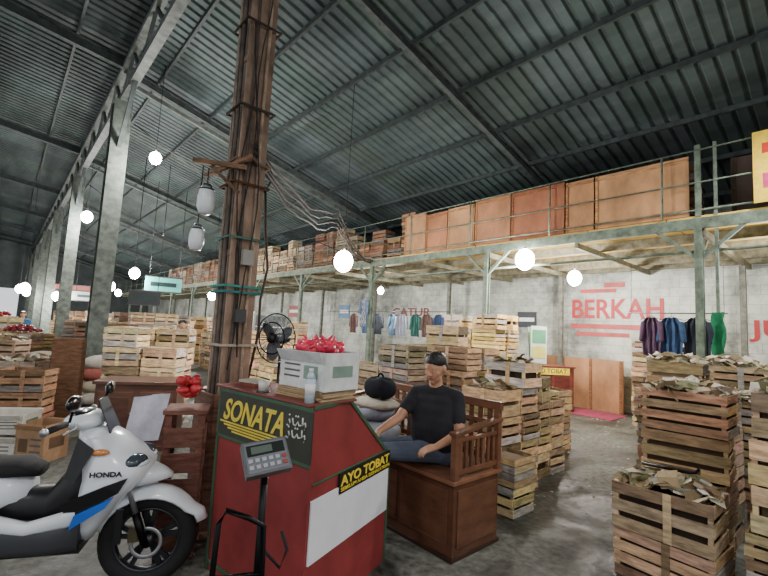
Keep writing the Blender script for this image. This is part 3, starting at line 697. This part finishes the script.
# ------------------------------------------------------------------ people
def person(name,prims,cols,voxel=.008,smooth=3):
    mb=MB()
    for p in prims:
        if p[0]=='c': mb.capsule(p[1],p[2],p[3],p[4],'skin',(1,1,1))
        else: mb.ell(p[1],p[2],'skin',(1,1,1),R=p[3],n=20,k=14)
    tmp=mb.build('tmp')
    r=tmp.modifiers.new('r','REMESH');r.mode='VOXEL';r.voxel_size=voxel;r.adaptivity=0
    sm=tmp.modifiers.new('s','SMOOTH');sm.factor=.5;sm.iterations=smooth
    dg=bpy.context.evaluated_depsgraph_get();dg.update()
    me=bpy.data.meshes.new_from_object(tmp.evaluated_get(dg))
    bpy.data.objects.remove(tmp,do_unlink=True)
    n=len(me.polygons);cen=np.zeros(n*3);me.polygons.foreach_get('center',cen);cen=cen.reshape(-1,3)
    tags=list(dict.fromkeys(p[-1] for p in prims));best=np.full(n,1e9);bt=np.zeros(n,int)
    for p in prims:
        if p[0]=='c':
            a=np.array(p[1]);b=np.array(p[3]);d=b-a;L2=max(1e-9,d@d)
            t=np.clip(((cen-a)@d)/L2,0,1);dist=np.linalg.norm(cen-(a+t[:,None]*d),axis=1)-(p[2]+t*(p[4]-p[2]))
        else:
            Rm=np.array(p[3]) if p[3] is not None else np.eye(3)
            q=(cen-np.array(p[1]))@Rm;q=q/np.array(p[2]);dist=(np.linalg.norm(q,axis=1)-1)*min(p[2])
        k=dist<best;best[k]=dist[k];bt[k]=tags.index(p[-1])
    me.materials.clear()
    for tg in tags: me.materials.append(MATS[cols[tg][0]])
    me.polygons.foreach_set('material_index',bt.astype(int));me.polygons.foreach_set('use_smooth',[True]*n)
    for nm in list(me.color_attributes): me.color_attributes.remove(nm)
    ca=me.color_attributes.new('Col','FLOAT_COLOR','CORNER')
    lt=np.zeros(n,int);me.polygons.foreach_get('loop_total',lt)
    pal=np.array([[*cols[t][1],1.0] for t in tags]);arr=np.repeat(pal[bt],lt,axis=0).astype(np.float32).ravel()
    ca.data.foreach_set('color',arr)
    me.name=name;ob=bpy.data.objects.new(name,me);COLL.objects.link(ob);return ob
V=Vector
def head(c,f,up=V((0,0,1)),sc=1.0,hair=True):
    c=V(c);f=V(f).normalized();r=f.cross(up).normalized();u=r.cross(f).normalized()
    R=Matrix((r,f,u)).transposed();P=[]
    def q(x,y,z):return tuple(c+(r*x+f*y+u*z)*sc)
    P.append(('e',q(0,.006,.008),(.072*sc,.090*sc,.098*sc),R,'skin'))
    P.append(('e',q(0,.030,-.055),(.057*sc,.056*sc,.060*sc),R,'skin'))
    P.append(('c',q(0,.062,-.092),.024*sc,q(0,.062,-.092),.024*sc,'skin'))
    P.append(('c',q(0,.088,.006),.008*sc,q(0,.102,-.026),.013*sc,'skin'))
    P.append(('c',q(-.012,.095,-.030),.009*sc,q(.012,.095,-.030),.009*sc,'skin'))
    P.append(('c',q(-.036,.078,.022),.009*sc,q(.036,.078,.022),.009*sc,'skin'))
    P.append(('c',q(-.045,.052,-.022),.022*sc,q(-.03,.062,-.045),.02*sc,'skin'));P.append(('c',q(.045,.052,-.022),.022*sc,q(.03,.062,-.045),.02*sc,'skin'))
    P.append(('c',q(-.017,.082,-.062),.0065*sc,q(.017,.082,-.062),.0065*sc,'lip'))
    for s_ in(-1,1): P.append(('e',q(s_*.078,-.006,-.010),(.012*sc,.020*sc,.032*sc),R,'skin'))
    if hair:
        P.append(('e',q(0,-.012,.056),(.083*sc,.094*sc,.072*sc),R,'hair'))
        P.append(('e',q(0,-.036,.012),(.080*sc,.075*sc,.087*sc),R,'hair'))
        for x in(-.04,-.015,.01,.035,.052): P.append(('c',q(x,.02,.100),.022*sc,q(x*1.02,.060-abs(x)*.4,.080),.016*sc,'hair'))
    return P,q,R
def hand(w_,d,n,side,curl=.5,sc=1.0):
    w_=V(w_);d=V(d).normalized();n=V(n);n=(n-d*n.dot(d)).normalized();t=d.cross(n).normalized()
    if t.dot(V(side))<0:t=-t
    P=[]
    for k,x in enumerate((.030,.010,-.010,-.029)):
        P.append(('c',tuple(w_+d*.01+t*x*.6),.016*sc,tuple(w_+d*.082+t*x),.0125*sc,'skin'))
        L=(.040,.045,.041,.032)[k];b=w_+d*(.086-.004*k)+t*x*1.05
        d1=(d*math.cos(curl*.6)+n*math.sin(curl*.6));d2=(d*math.cos(curl*1.5)+n*math.sin(curl*1.5));d3=(d*math.cos(curl*2.2)+n*math.sin(curl*2.2))
        e1=b+d1*L;e2=e1+d2*L*.65;e3=e2+d3*L*.5
        P+=[('c',tuple(b),.0095,tuple(e1),.0088,'skin'),('c',tuple(e1),.0088,tuple(e2),.008,'skin'),('c',tuple(e2),.008,tuple(e3),.007,'skin')]
    b=w_+d*.025+t*.028;e1=b+(d*.6+t*.7+n*.3).normalized()*.042;e2=e1+(d*.85+t*.25+n*.35).normalized()*.032
    P+=[('c',tuple(b),.015,tuple(e1),.011,'skin'),('c',tuple(e1),.011,tuple(e2),.009,'skin')]
    return P
SK=sr(178,132,104)
def torso(P,levels,place,tag,n=20):
    zs=[l[0] for l in levels]
    for i in range(n+1):
        z=zs[0]+(zs[-1]-zs[0])*i/n
        j=max(k for k in range(len(zs)) if zs[k]<=z+1e-9);j=min(j,len(zs)-2);u=(z-zs[j])/(zs[j+1]-zs[j])
        u=u*u*(3-2*u)
        vals=[levels[j][k]*(1-u)+levels[j+1][k]*u for k in range(1,len(levels[0]))]
        a,b=place(z,*vals);P.append(('c',a,vals[1],b,vals[1],tag))
P=[]
lat=V((.83,-.55,0)).normalized();fw=V((-.55,-.83,0)).normalized()
hip=V((.54,3.82,.69))
P.append(('c',tuple(hip-lat*.09),.125,tuple(hip+lat*.09),.125,'jeans'))
def plc(z,hl,r,fo):
    k=(z-.69)/.46;c=hip.lerp(V((.505,3.83,1.15)),k);c.z=z;c=c+fw*fo
    return tuple(c-lat*hl),tuple(c+lat*hl)
torso(P,[(.80,.088,.133,.035),(.89,.086,.136,.05),(.98,.098,.126,.03),(1.07,.115,.108,.01),(1.13,.125,.082,0)],plc,'shirt')
shR=V((.345,3.925,1.15));shL=V((.67,3.72,1.15))
nb=V((.505,3.825,1.18))
P.append(('c',tuple(nb),.074,tuple(shR),.066,'shirt'));P.append(('c',tuple(nb),.074,tuple(shL),.066,'shirt'))
hc=V((.49,3.785,1.39));P.append(('c',tuple(nb+V((0,0,.03))),.058,tuple(hc+V((.0,0.01,-.06))),.054,'skin'))
hp,hq,hR=head(hc,(-.66,-.70,-.30),sc=1.10);P+=hp
elR=V((.185,3.755,.955));wrR=V((.02,3.66,.855))
P.append(('c',tuple(shR),.064,tuple(shR.lerp(elR,.62)),.060,'shirt'));P.append(('c',tuple(shR.lerp(elR,.55)),.046,tuple(elR),.040,'skin'))
P.append(('c',tuple(elR),.041,tuple(elR.lerp(wrR,.4)),.039,'skin'));P.append(('c',tuple(elR.lerp(wrR,.4)),.039,tuple(wrR),.027,'skin'))
P+=hand(wrR,(-.75,-.45,-.42),(-.2,-.2,-1),(-.4,-.8,.2),.45)
elL=V((.685,3.60,.885));wrL=V((.48,3.48,.80))
P.append(('c',tuple(shL),.064,tuple(shL.lerp(elL,.62)),.060,'shirt'));P.append(('c',tuple(shL.lerp(elL,.55)),.047,tuple(elL),.041,'skin'))
P.append(('c',tuple(elL),.042,tuple(elL.lerp(wrL,.4)),.039,'skin'));P.append(('c',tuple(elL.lerp(wrL,.4)),.039,tuple(wrL),.027,'skin'))
P+=hand(wrL,(-.9,-.1,-.25),(0,.3,-1),(-.3,.9,0),.5)
for off,kn,an in((-1,V((.03,3.84,.70)),V((-.09,3.80,.12))),(1,V((.04,3.64,.70)),V((-.05,3.60,.12)))):
    hj=hip+lat*off*.09
    P.append(('c',tuple(hj),.100,tuple(kn),.070,'jeans'));P.append(('c',tuple(kn),.070,tuple(kn.lerp(an,.35)),.064,'jeans'));P.append(('c',tuple(kn.lerp(an,.35)),.064,tuple(an),.044,'jeans'))
    P.append(('c',tuple(an+V((.02,.01,-.065))),.045,tuple(an+V((-.15,-.06,-.08))),.038,'shoe'))
cols={'jeans':('cloth',sr(84,92,106)),'shirt':('cloth',sr(46,46,50)),'skin':('skin',SK),'lip':('skin',sr(140,88,74)),'hair':('hair',sr(26,24,24)),'shoe':('plastic',sr(50,40,34))}
man=person('seated_man',P,cols,.006,3)
mb=MB()
for s_ in(-1,1):
    mb.ell(hq(s_*.028,.0805,.002),(.009,.009,.004),'gloss',sr(170,156,144),n=10,k=6);mb.ell(hq(s_*.028,.0875,.001),(.004,.003,.004),'gloss',sr(20,14,10),n=8,k=6)
    mb.capsule(hq(s_*.016,.0885,.024),.0022,hq(s_*.038,.080,.027),.0018,'hair',sr(40,30,26),n=6,k=2)
mb.build('eyes',parent=man)
mb=MB();mb.box((-.050,3.615,.795),(.075,.15,.01),'gloss',sr(30,30,34),rz=.9);mb.build('mobile_phone',parent=man)
def stander(x,y,face,shirt,pants,h=1.65,pose=0):
    k=h/1.7;P=[];f=V((math.cos(face),math.sin(face),0));l=V((-f.y,f.x,0));o=V((x,y,0))
    def p(a,b,z):return tuple(o+l*a*k+f*b*k+V((0,0,z*k)))
    P.append(('c',p(-.08,0,.93),.12*k,p(.08,0,.93),.12*k,'pants'))
    torso(P,[(1.05,.07,.115*k),(1.18,.09,.115*k),(1.32,.12,.10*k)],lambda z,hl,r:(p(-hl,0,z),p(hl,0,z)),'shirt',8)
    P.append(('c',p(-.17,0,1.40),.06*k,p(.17,0,1.40),.06*k,'shirt'));P.append(('c',p(0,0,1.42),.055*k,p(0,.01,1.52),.05*k,'skin'))
    hp,_,_=head(p(0,.02,1.60),f,sc=k);P.extend(hp)
    for s_ in(-1,1):
        st=.10 if s_*pose>0 else -.06
        P.append(('c',p(s_*.09,0,.90),.09*k,p(s_*.10,st*.7,.48),.065*k,'pants'));P.append(('c',p(s_*.10,st*.7,.48),.062*k,p(s_*.10,st,.09),.045*k,'pants'))
        P.append(('c',p(s_*.10,st-.03,.045),.042*k,p(s_*.11,st+.14,.035),.035*k,'shoe'))
        P.append(('c',p(s_*.19,0,1.39),.06*k,p(s_*.23,-.01,1.22),.055*k,'shirt'));P.append(('c',p(s_*.22,-.01,1.24),.043*k,p(s_*.25,-.01,1.10),.038*k,'skin'))
        P.append(('c',p(s_*.25,-.01,1.10),.038*k,p(s_*.22,.16,.90),.027*k,'skin'))
        wv=V(p(s_*.22,.16,.90));P.extend(hand(wv,f*.5+V((0,0,-.8)),-l*s_,f,.5))
    cc=dict(cols);cc['shirt']=('cloth',shirt);cc['pants']=('cloth',pants)
    return person('standing_person',P,cc,.012,2)
sc_=[(-1.0,sr(60,130,112),sr(50,52,60),1),(2.0,sr(80,80,94),sr(40,40,44),-1),(-1.5,sr(170,80,76),sr(50,50,60),1),(.4,sr(180,180,184),sr(60,60,70),-1),(-2.2,sr(50,60,90),sr(40,40,50),1),(-.6,sr(120,96,70),sr(44,44,50),-1),(-1.2,sr(70,110,150),sr(44,44,50),1)]
for (x,y),(f_,a_,b_,p_) in zip(PEOPLE,sc_): stander(x,y,f_,a_,b_,pose=p_)
# ------------------------------------------------------------------ fan
mb=MB();GRY=sr(70,72,74)
mb.cyl((0,.06,0),(0,.06,1.50),.014,'metal',sr(50,50,52));mb.cyl((0,.06,0),(0,.06,.03),.18,'plastic',BK,n=28);mb.cyl((0,.06,.7),(0,.06,.76),.03,'plastic',BK)
mb.capsule((0,.03,1.57),.055,(0,.13,1.57),.045,'plastic',BK)
FZ=1.57
for a in range(24):
    t=2*math.pi*a/24
    mb.tube([(.04*math.cos(t),-.075,FZ+.04*math.sin(t)),(.16*math.cos(t),-.065,FZ+.16*math.sin(t)),(.22*math.cos(t),-.02,FZ+.22*math.sin(t)),(.15*math.cos(t),.04,FZ+.15*math.sin(t)),(.05*math.cos(t),.05,FZ+.05*math.sin(t))],.0025,'metal',GRY,n=4)
for r_,y_ in((.22,-.02),(.14,-.07),(.04,-.078)): mb.torus((0,y_,FZ),r_,.006,(0,1,0),'metal',BK,n=32,k=6)
mb.cyl((0,-.085,FZ),(0,-.075,FZ),.04,'plastic',BK)
for k in range(3):
    t=2*math.pi*k/3+.4
    mb.ell((.10*math.cos(t),-.02,FZ+.10*math.sin(t)),(.10,.065,.006),'plastic',sr(96,100,104),R=Matrix.Rotation(-t,3,'Y')@Matrix.Rotation(math.radians(70),3,'X'))
mb.build('pedestal_fan',loc=(-.94,3.88,0),rz=-.45)
# ------------------------------------------------------------------ lamps
def light(loc,power,r=.08,col=(1,.97,.92)):
    l=bpy.data.lights.new('lamp_light','POINT');l.energy=power;l.shadow_soft_size=r;l.color=col
    o=bpy.data.objects.new('lamp_light',l);COLL.objects.link(o);o.location=loc;return o
def bulb(x,y,z,ztop,power,r=.055):
    mb=MB();mb.cyl((0,0,r+.05),(0,0,ztop-z),.006,'rubber',sr(30,30,30),n=6);mb.cyl((0,0,r*.7),(0,0,r+.08),.022,'plastic',sr(230,230,225))
    mb.ell((0,0,0),(r,r,r*1.15),'bulbglow',(1,1,1),n=16,k=10);mb.cyl((0,0,ztop-z-.02),(0,0,ztop-z),.03,'plastic',sr(60,60,60))
    o=mb.build('hanging_bulb',loc=(x,y,z));l=light((0,0,-r-.10),power,.08);l.parent=o
    return o
def rz_at(x,y):
    p=V((x,y,0));t=p.dot(Bv);return RZ(t) if t>1.5 else LZ(t)
bulb(-.80,8.1,2.95,rz_at(-.8,8.1),330,.18)
bulb(2.70,8.20,3.19,3.42,330,.18)
bulb(4.25,9.5,3.06,3.45,260,.15)
bulb(-5.1,9.0,5.13,rz_at(-5.1,9),360,.12)
bulb(-1.95,5.2,2.42,rz_at(-1.95,5.2),130,.08)
bulb(-.1,13.4,2.9,3.45,180,.10);bulb(6.2,6.6,3.1,3.42,120,.07)
for (x,y,z) in((-11.5,18,2.9),(-8.8,15.0,3.2),(-14.5,19,2.4),(-17,20,2.7),(-7,17.5,2.7),(-15.5,25,3.0),(-20,24,2.7),(-10,14,4.9),(-22,30,3),(-13,15.5,2.5),(-25,31,3.2),(-18.5,28,3.0)):
    bulb(x,y,z,rz_at(x,y),400,.17)
for (s,t,z,pw) in((-3,4,5.5,300),(-3,-1.5,6,240),(1.0,-3.5,6,240),(8,-3,6.5,240),(0,6.5,5.2,280)):  # added fill lamps, hung out of view to brighten the hall
    p=W(s,t,z);mb=MB();zt=rz_at(p.x,p.y)-z
    mb.cyl((0,0,.05),(0,0,zt),.008,'rubber',sr(30,30,30),n=6);mb.cyl((0,0,0),(0,0,.18),.20,'metal',sr(180,182,184),r1=.06,n=24);mb.ell((0,0,-.01),(.14,.14,.05),'bulbglow',(1,1,1))
    o=mb.build('unseen_fill_lamp',loc=p)
    l=bpy.data.lights.new('lamp_light','SPOT');l.energy=pw*1.5;l.shadow_soft_size=.18;l.color=(1,.98,.95);l.spot_size=math.radians(150);l.spot_blend=.6
    lo=bpy.data.objects.new('lamp_light',l);COLL.objects.link(lo);lo.location=(0,0,-.15);lo.parent=o
mb=MB();mb.beam((.0,0,3.02),(-.45,-.02,3.06),.04,.04,'wood',sr(130,102,80));mb.beam((-.05,0,2.80),(-.3,0,3.02),.03,.03,'wood',sr(110,86,66));mb.beam((.05,-.02,3.12),(-.35,.02,2.94),.035,.03,'wood',sr(146,112,86))
mb.build('timber_bracket',loc=(-1.24,3.58,0))
def lantern(x,y,z,top,sc=1):
    mb=MB();mb.cyl((0,0,.16*sc),(0,0,top-z),.005,'rubber',BK,n=6)
    mb.cyl((0,0,.10*sc),(0,0,.15*sc),.055*sc,'metal',sr(120,124,126),r1=.03*sc,n=18)
    rs=[]
    for z_,r_ in((-.12,.02),(-.11,.05),(-.05,.072),(.03,.072),(.08,.062),(.105,.056)): rs.append([V((r_*sc*math.cos(2*math.pi*j/18),r_*sc*math.sin(2*math.pi*j/18),z_*sc)) for j in range(18)])
    mb.rings(rs,'gloss',sr(225,230,232));mb.torus((0,0,.1*sc),.06*sc,.006*sc,(0,0,1),'metal',GRY,n=20,k=6)
    mb.build('glass_lantern',loc=(x,y,z))
lantern(-1.56,3.58,2.71,3.0,1.0);lantern(-1.61,3.58,2.38,3.02,.85)
mb=MB()
p0=V((-1.2,3.62,3.1))
for k in range(4):
    a=p0+V((0,0,k*.06));pm=W(6.5,4.5,3.55+.1*k);b=W(9.0,7.5,3.55)
    pts=[]
    for i in range(17):
        t=i/16;q=a.lerp(pm,t*2) if t<.5 else pm.lerp(b,t*2-1)
        q=q+V((0,0,-.25*math.sin(math.pi*(t*2%1))+.03*math.sin(i*2+k)));pts.append(q)
    mb.tube(pts,.014,'rubber',jit(sr(60,52,46),.3),n=6)
mb.build('electric_cables')
mb=MB()
for s0,t0,z0,s1,t1,z1 in((10.8,1.8,6.0,9.07,7.5,3.5),(17.9,1.8,6.2,16.5,7.5,3.6)):
    a=W(s0,t0,z0);b=W(s1,t1,z1);mb.tube([a.lerp(b,i/12)+V((0,0,-.35*math.sin(math.pi*i/12))) for i in range(13)],.012,'rubber',sr(40,38,36),n=6)
mb.build('overhead_wires')
# ------------------------------------------------------------------ hanging clothes
def shirt(p,col,wd=.46,h=.66,stripes=None):
    mb=MB();nx,nz=12,10;vs=[]
    for j in range(nz+1):
        v=j/nz
        for i in range(nx+1):
            u=i/nx-.5;w_=wd*(1.0 if v>.2 else .45+2.75*v)*(1+.06*math.sin(v*5));vs.append((u*w_,.03*math.sin(i*1.7+v*2)+.01*math.sin(j),-v*h))
    for j in range(nz):
        for i in range(nx):
            c=col if not stripes or (i+j)%2 else stripes
            mb.add([vs[j*(nx+1)+i],vs[j*(nx+1)+i+1],vs[(j+1)*(nx+1)+i+1],vs[(j+1)*(nx+1)+i]],[(0,1,2,3)],'cloth',c,True)
    for s_ in(-1,1): mb.capsule((s_*wd*.42,.0,-.12),.05,(s_*wd*.52,.01,-.42),.045,'cloth',col,n=8,k=3)
    mb.tube([(-.2,0,-.05),(0,0,.02),(.2,0,-.05)],.006,'metal',GRY,n=5);mb.tube([(0,0,.02),(0,0,.07),(.02,0,.09),(.03,0,.07)],.004,'metal',GRY,n=5)
    return mb.build('hanging_shirt',loc=p,rz=BR+math.pi/2+random.uniform(-.35,.35))
cl=[sr(70,84,116),sr(56,60,66),sr(90,116,140),sr(160,168,176),sr(60,100,90),sr(106,84,80)]
def rail(a,b):
    mb=MB();mb.cyl((9.2,a,2.27),(9.2,b,2.27),.010,'metal',GRY)
    for y in(a+.05,b-.05): mb.cyl((9.2,y,2.27),(9.2,y,3.46),.004,'metal',GRY,n=6)
    mb.build('clothes_rail',rz=BR)
rail(1.55,3.1)
for i,(s,c,wd) in enumerate(((2.70,sr(78,60,80),.34),(2.38,sr(50,70,100),.40),(1.98,sr(40,44,54),.42))): shirt(W(s,9.2,2.19),c,wd=wd,h=.72)
rail(7.6,13.6)
for i,s in enumerate((8.0,8.45,8.9,9.5,9.9,10.6,11.2,11.9)): shirt(W(s,9.2,2.19),jit(cl[(i*5)%6],.2),wd=.40)
shirt(W(9.15,7.40,2.55),sr(100,116,146),wd=.36,h=.8,stripes=sr(170,166,154))
mb=MB();vs=[]
for j in range(13):
    for i in range(9):
        a=i/8*math.pi*1.2;vs.append((.07*math.cos(a)+.02*math.sin(j*.9+i),.06*math.sin(a)*-1-.02,-j*.06))
mb.add(vs,[(j*9+i,j*9+i+1,(j+1)*9+i+1,(j+1)*9+i) for j in range(12) for i in range(8)],'cloth',sr(50,130,92),True)
mb.build('green_cloth',loc=W(1.36,7.42,2.18),rz=BR+math.pi/2)
# ------------------------------------------------------------------ misc furniture
def desk(name,x,y,rz,w_,d_,h_,col,label=False):
    mb=MB();mb.box((0,0,h_-.02),(w_+.06,d_+.06,.04),'varnish',jit(col,.1));mb.box((0,0,h_/2),(w_,d_,h_-.05),'varnish',col)
    for k in(-1,1):
        mb.box((k*w_*.245,-d_/2-.006,h_*.5),(w_*.42,.014,h_*.7),'varnish',jit(col,.25));mb.box((k*w_*.245,-d_/2-.014,h_*.5),(w_*.32,.01,h_*.55),'varnish',tuple(c*.8 for c in col))
        mb.cyl((k*.04,-d_/2-.02,h_*.55),(k*.04,-d_/2-.045,h_*.55),.012,'metal',SV,n=8)
    mb.box((0,0,.03),(w_+.02,d_+.02,.06),'varnish',tuple(c*.6 for c in col))
    if label: mb.box((0,-d_/2-.02,h_-.12),(w_*.8,.012,.16),'paint',YEL)
    return mb.build(name,loc=(x,y,0),rz=rz,bevel=.004)
desk('wooden_desk',-3.15,5.85,.25,.95,.55,.87,sr(92,60,48))
dk=desk('wooden_desk',3.95,10.4,.1,1.15,.6,1.05,sr(112,54,46),True)
text('lettering_label','AYO TOBAT',V((3.95-.42,10.4-.37,.89)),(math.cos(.1),math.sin(.1),0),.1,sr(20,20,20),parent=dk,width=.84,height=.1)
carton('cardboard_carton',(-4.35,5.15,0),(.55,.4,.27),.1,sr(204,200,190),sr(90,130,96));carton('cardboard_carton',(-4.33,5.17,.29),(.5,.38,.22),.2,sr(210,206,196),sr(80,120,90))
carton('cardboard_carton',(-3.88,5.15,0),(.36,.34,.42),-.1,sr(160,128,98),sr(100,76,56))
carton('cardboard_carton',(-4.95,4.8,0),(.5,.4,.3),.3,sr(205,200,190),sr(90,130,96))
mb=MB();mb.box((0,0,.72),(1.0,.5,.03),'wood',sr(206,198,182))
for x in(-.45,.45):
    for y in(-.2,.2): mb.box((x,y,.355),(.05,.05,.71),'wood',sr(150,124,100))
mb.box((0,0,.25),(.9,.4,.02),'wood',sr(140,112,90))
for k in range(7): mb.box((random.uniform(-.4,.4),random.uniform(-.15,.15),.76+.02*(k%3)),(.2,.15,.05),'paper',jit(sr(220,216,208),.1),rz=random.uniform(0,2))
mb.build('packing_table',loc=(-2.0,6.3,0),rz=.3)
mb=MB()
for k in range(6): mb.box((k*.05,0,.62),(.025,.38,1.24+.04*(k%3)),'wood',jit(sr(120,88,66),.2),R=Matrix.Rotation(.06,3,'Y'))
mb.build('upright_planks',loc=(-4.9,6.9,.03),rz=-1.2)
def heap(x,y,z,col,n=60,a=.5,b=.3,h=.18):
    mb=MB()
    for k in range(n):
        u=random.uniform(-1,1);v=random.uniform(-1,1);mb.ell((u*a,v*b,random.uniform(0,h)*(1-.5*u*u-.5*v*v)),(.04,.04,.036),'netbag',jit(col,.3),n=8,k=5)
    mb.build('red_produce_heap',loc=(x,y,z))
heap(-8.0,9.6,1.26,sr(160,50,60),n=70,a=.25,h=.12);heap(-9.9,11.0,1.55,sr(160,50,56),n=60,a=.25,h=.12)
def sacks(x,y,z,cols_,rz=0):
    global mb
    mb=MB()
    for i,c in enumerate(cols_): pillow((0.04*(i%2),0,.13+.22*i),(.36,.22,.13),c,Matrix.Rotation(.05*(i%3-1),3,'Y'))
    mb.build('sack_pile',loc=(x,y,z),rz=rz)
sacks(-6.6,8.5,0,[sr(190,186,176),sr(170,96,88),sr(190,186,176),sr(170,160,142)],.2)
sacks(-5.3,8.3,0,[sr(200,196,186),sr(190,180,160),sr(170,100,92),sr(196,190,180)],.5)
sacks(-2.9,8.8,0,[sr(196,192,184),sr(180,176,166),sr(190,186,178),sr(176,120,110)],.3)
sacks(-9.3,9.6,0,[sr(196,192,184),sr(170,96,88),sr(190,186,178),sr(176,120,110),sr(190,186,178)],.6)
mb=MB();mb.box((0,0,.46),(.40,.03,.9),'paint',sr(195,202,198));mb.box((0,-.018,.66),(.34,.01,.32),'paint',sr(80,140,104));mb.box((0,-.018,.28),(.34,.01,.28),'paint',sr(194,186,96));mb.box((0,.14,.44),(.38,.02,.9),'paint',sr(110,140,110),R=Matrix.Rotation(-.18,3,'X'))
mb.build('sign_board',loc=(3.80,10.40,1.06),rz=.1)
mb=MB();mb.box((11.1,4.9,.62),(.04,2.1,1.24),'plywood',sr(170,124,88))
for y in(3.9,4.6,5.3,5.9): mb.box((11.07,y,.62),(.03,.06,1.24),'wood',sr(140,96,66))
mb.build('wooden_partition',rz=BR)
mb=MB();mb.box((10.45,4.25,.006),(1.0,1.1,.012),'cloth',sr(150,70,92));mb.build('red_carpet',rz=BR)
mb=MB()
for (y,z,w_,h_,c) in((6.6,2.2,.6,.45,sr(60,64,70)),(7.6,1.9,.5,.7,sr(190,185,170)),(2.9,1.5,.4,.3,sr(40,40,44)),(15.6,2.4,.8,.6,sr(90,126,160)),(17,2.3,.6,.8,sr(200,200,190)),(20,2.4,1.2,.6,sr(160,76,70))):
    mb.box((11.485,y,z),(.02,w_,h_),'paint',c);mb.box((11.472,y,z),(.006,w_*.8,h_*.25),'paint',tuple(min(1,1-k) for k in c))
mb.build('wall_posters',rz=BR)
def sign(s,t,z,w_,h_,col,glow=False,name='shop_signboard'):
    p=W(s,t,z);mb=MB();mb.box((0,0,0),(w_,.06,h_),'signglow' if glow else 'paint',col);mb.box((0,-.035,0),(w_*.7,.01,h_*.3),'paint',sr(30,60,60))
    for x in(-w_*.4,w_*.4): mb.cyl((x,0,h_/2),(x,0,rz_at(p.x,p.y)-z),.01,'metal',GRY,n=5)
    mb.box((0,0,h_/2+.02),(w_+.05,.09,.04),'metal',GRY);mb.box((0,0,-h_/2-.02),(w_+.05,.09,.04),'metal',GRY)
    mb.build(name,loc=p,rz=BR*.7)
sign(17,4.3,2.9,1.2,.5,sr(90,190,180),True);sign(15.5,3.4,2.3,.9,.4,sr(50,54,56));sign(24,3.0,2.5,1.4,.4,sr(150,150,146));sign(27,2.6,2.8,2.0,.6,sr(160,80,70))
mb=MB();mb.box((0,0,1.0),(.9,.5,2.0),'paint',sr(140,146,138));mb.box((0,-.255,1.0),(.8,.01,1.8),'paint',sr(80,88,88))
for z in(.4,.8,1.2,1.6): mb.box((0,-.262,z),(.8,.02,.03),'metal',SV)
mb.build('display_cabinet',loc=W(10.9,5.5),rz=BR*.6,bevel=.004)
mb=MB();mb.tube([(-.18,0,0),(.12,0,.0),(.16,0,.01),(.18,.0,.04)],.011,'metal',BK);mb.box((.0,.09,-.005),(.36,.05,.02),'wood',sr(110,90,70))
mb.build('pry_bar',loc=(2.2,3.3,.775),rz=-.7)
mb=MB()
for k in range(90):
    s=random.uniform(1,9);lat_=random.uniform(-.8,.9);c=V((1.45+.5*s*.9+lat_*.8,3.3+.86*s*.9,0))
    mb.box((c.x,c.y,.004),(random.uniform(.015,.05),random.uniform(.008,.03),.004),'paper',jit(random.choice(PAP),.3),rz=random.uniform(0,3))
mb.build('floor_litter')
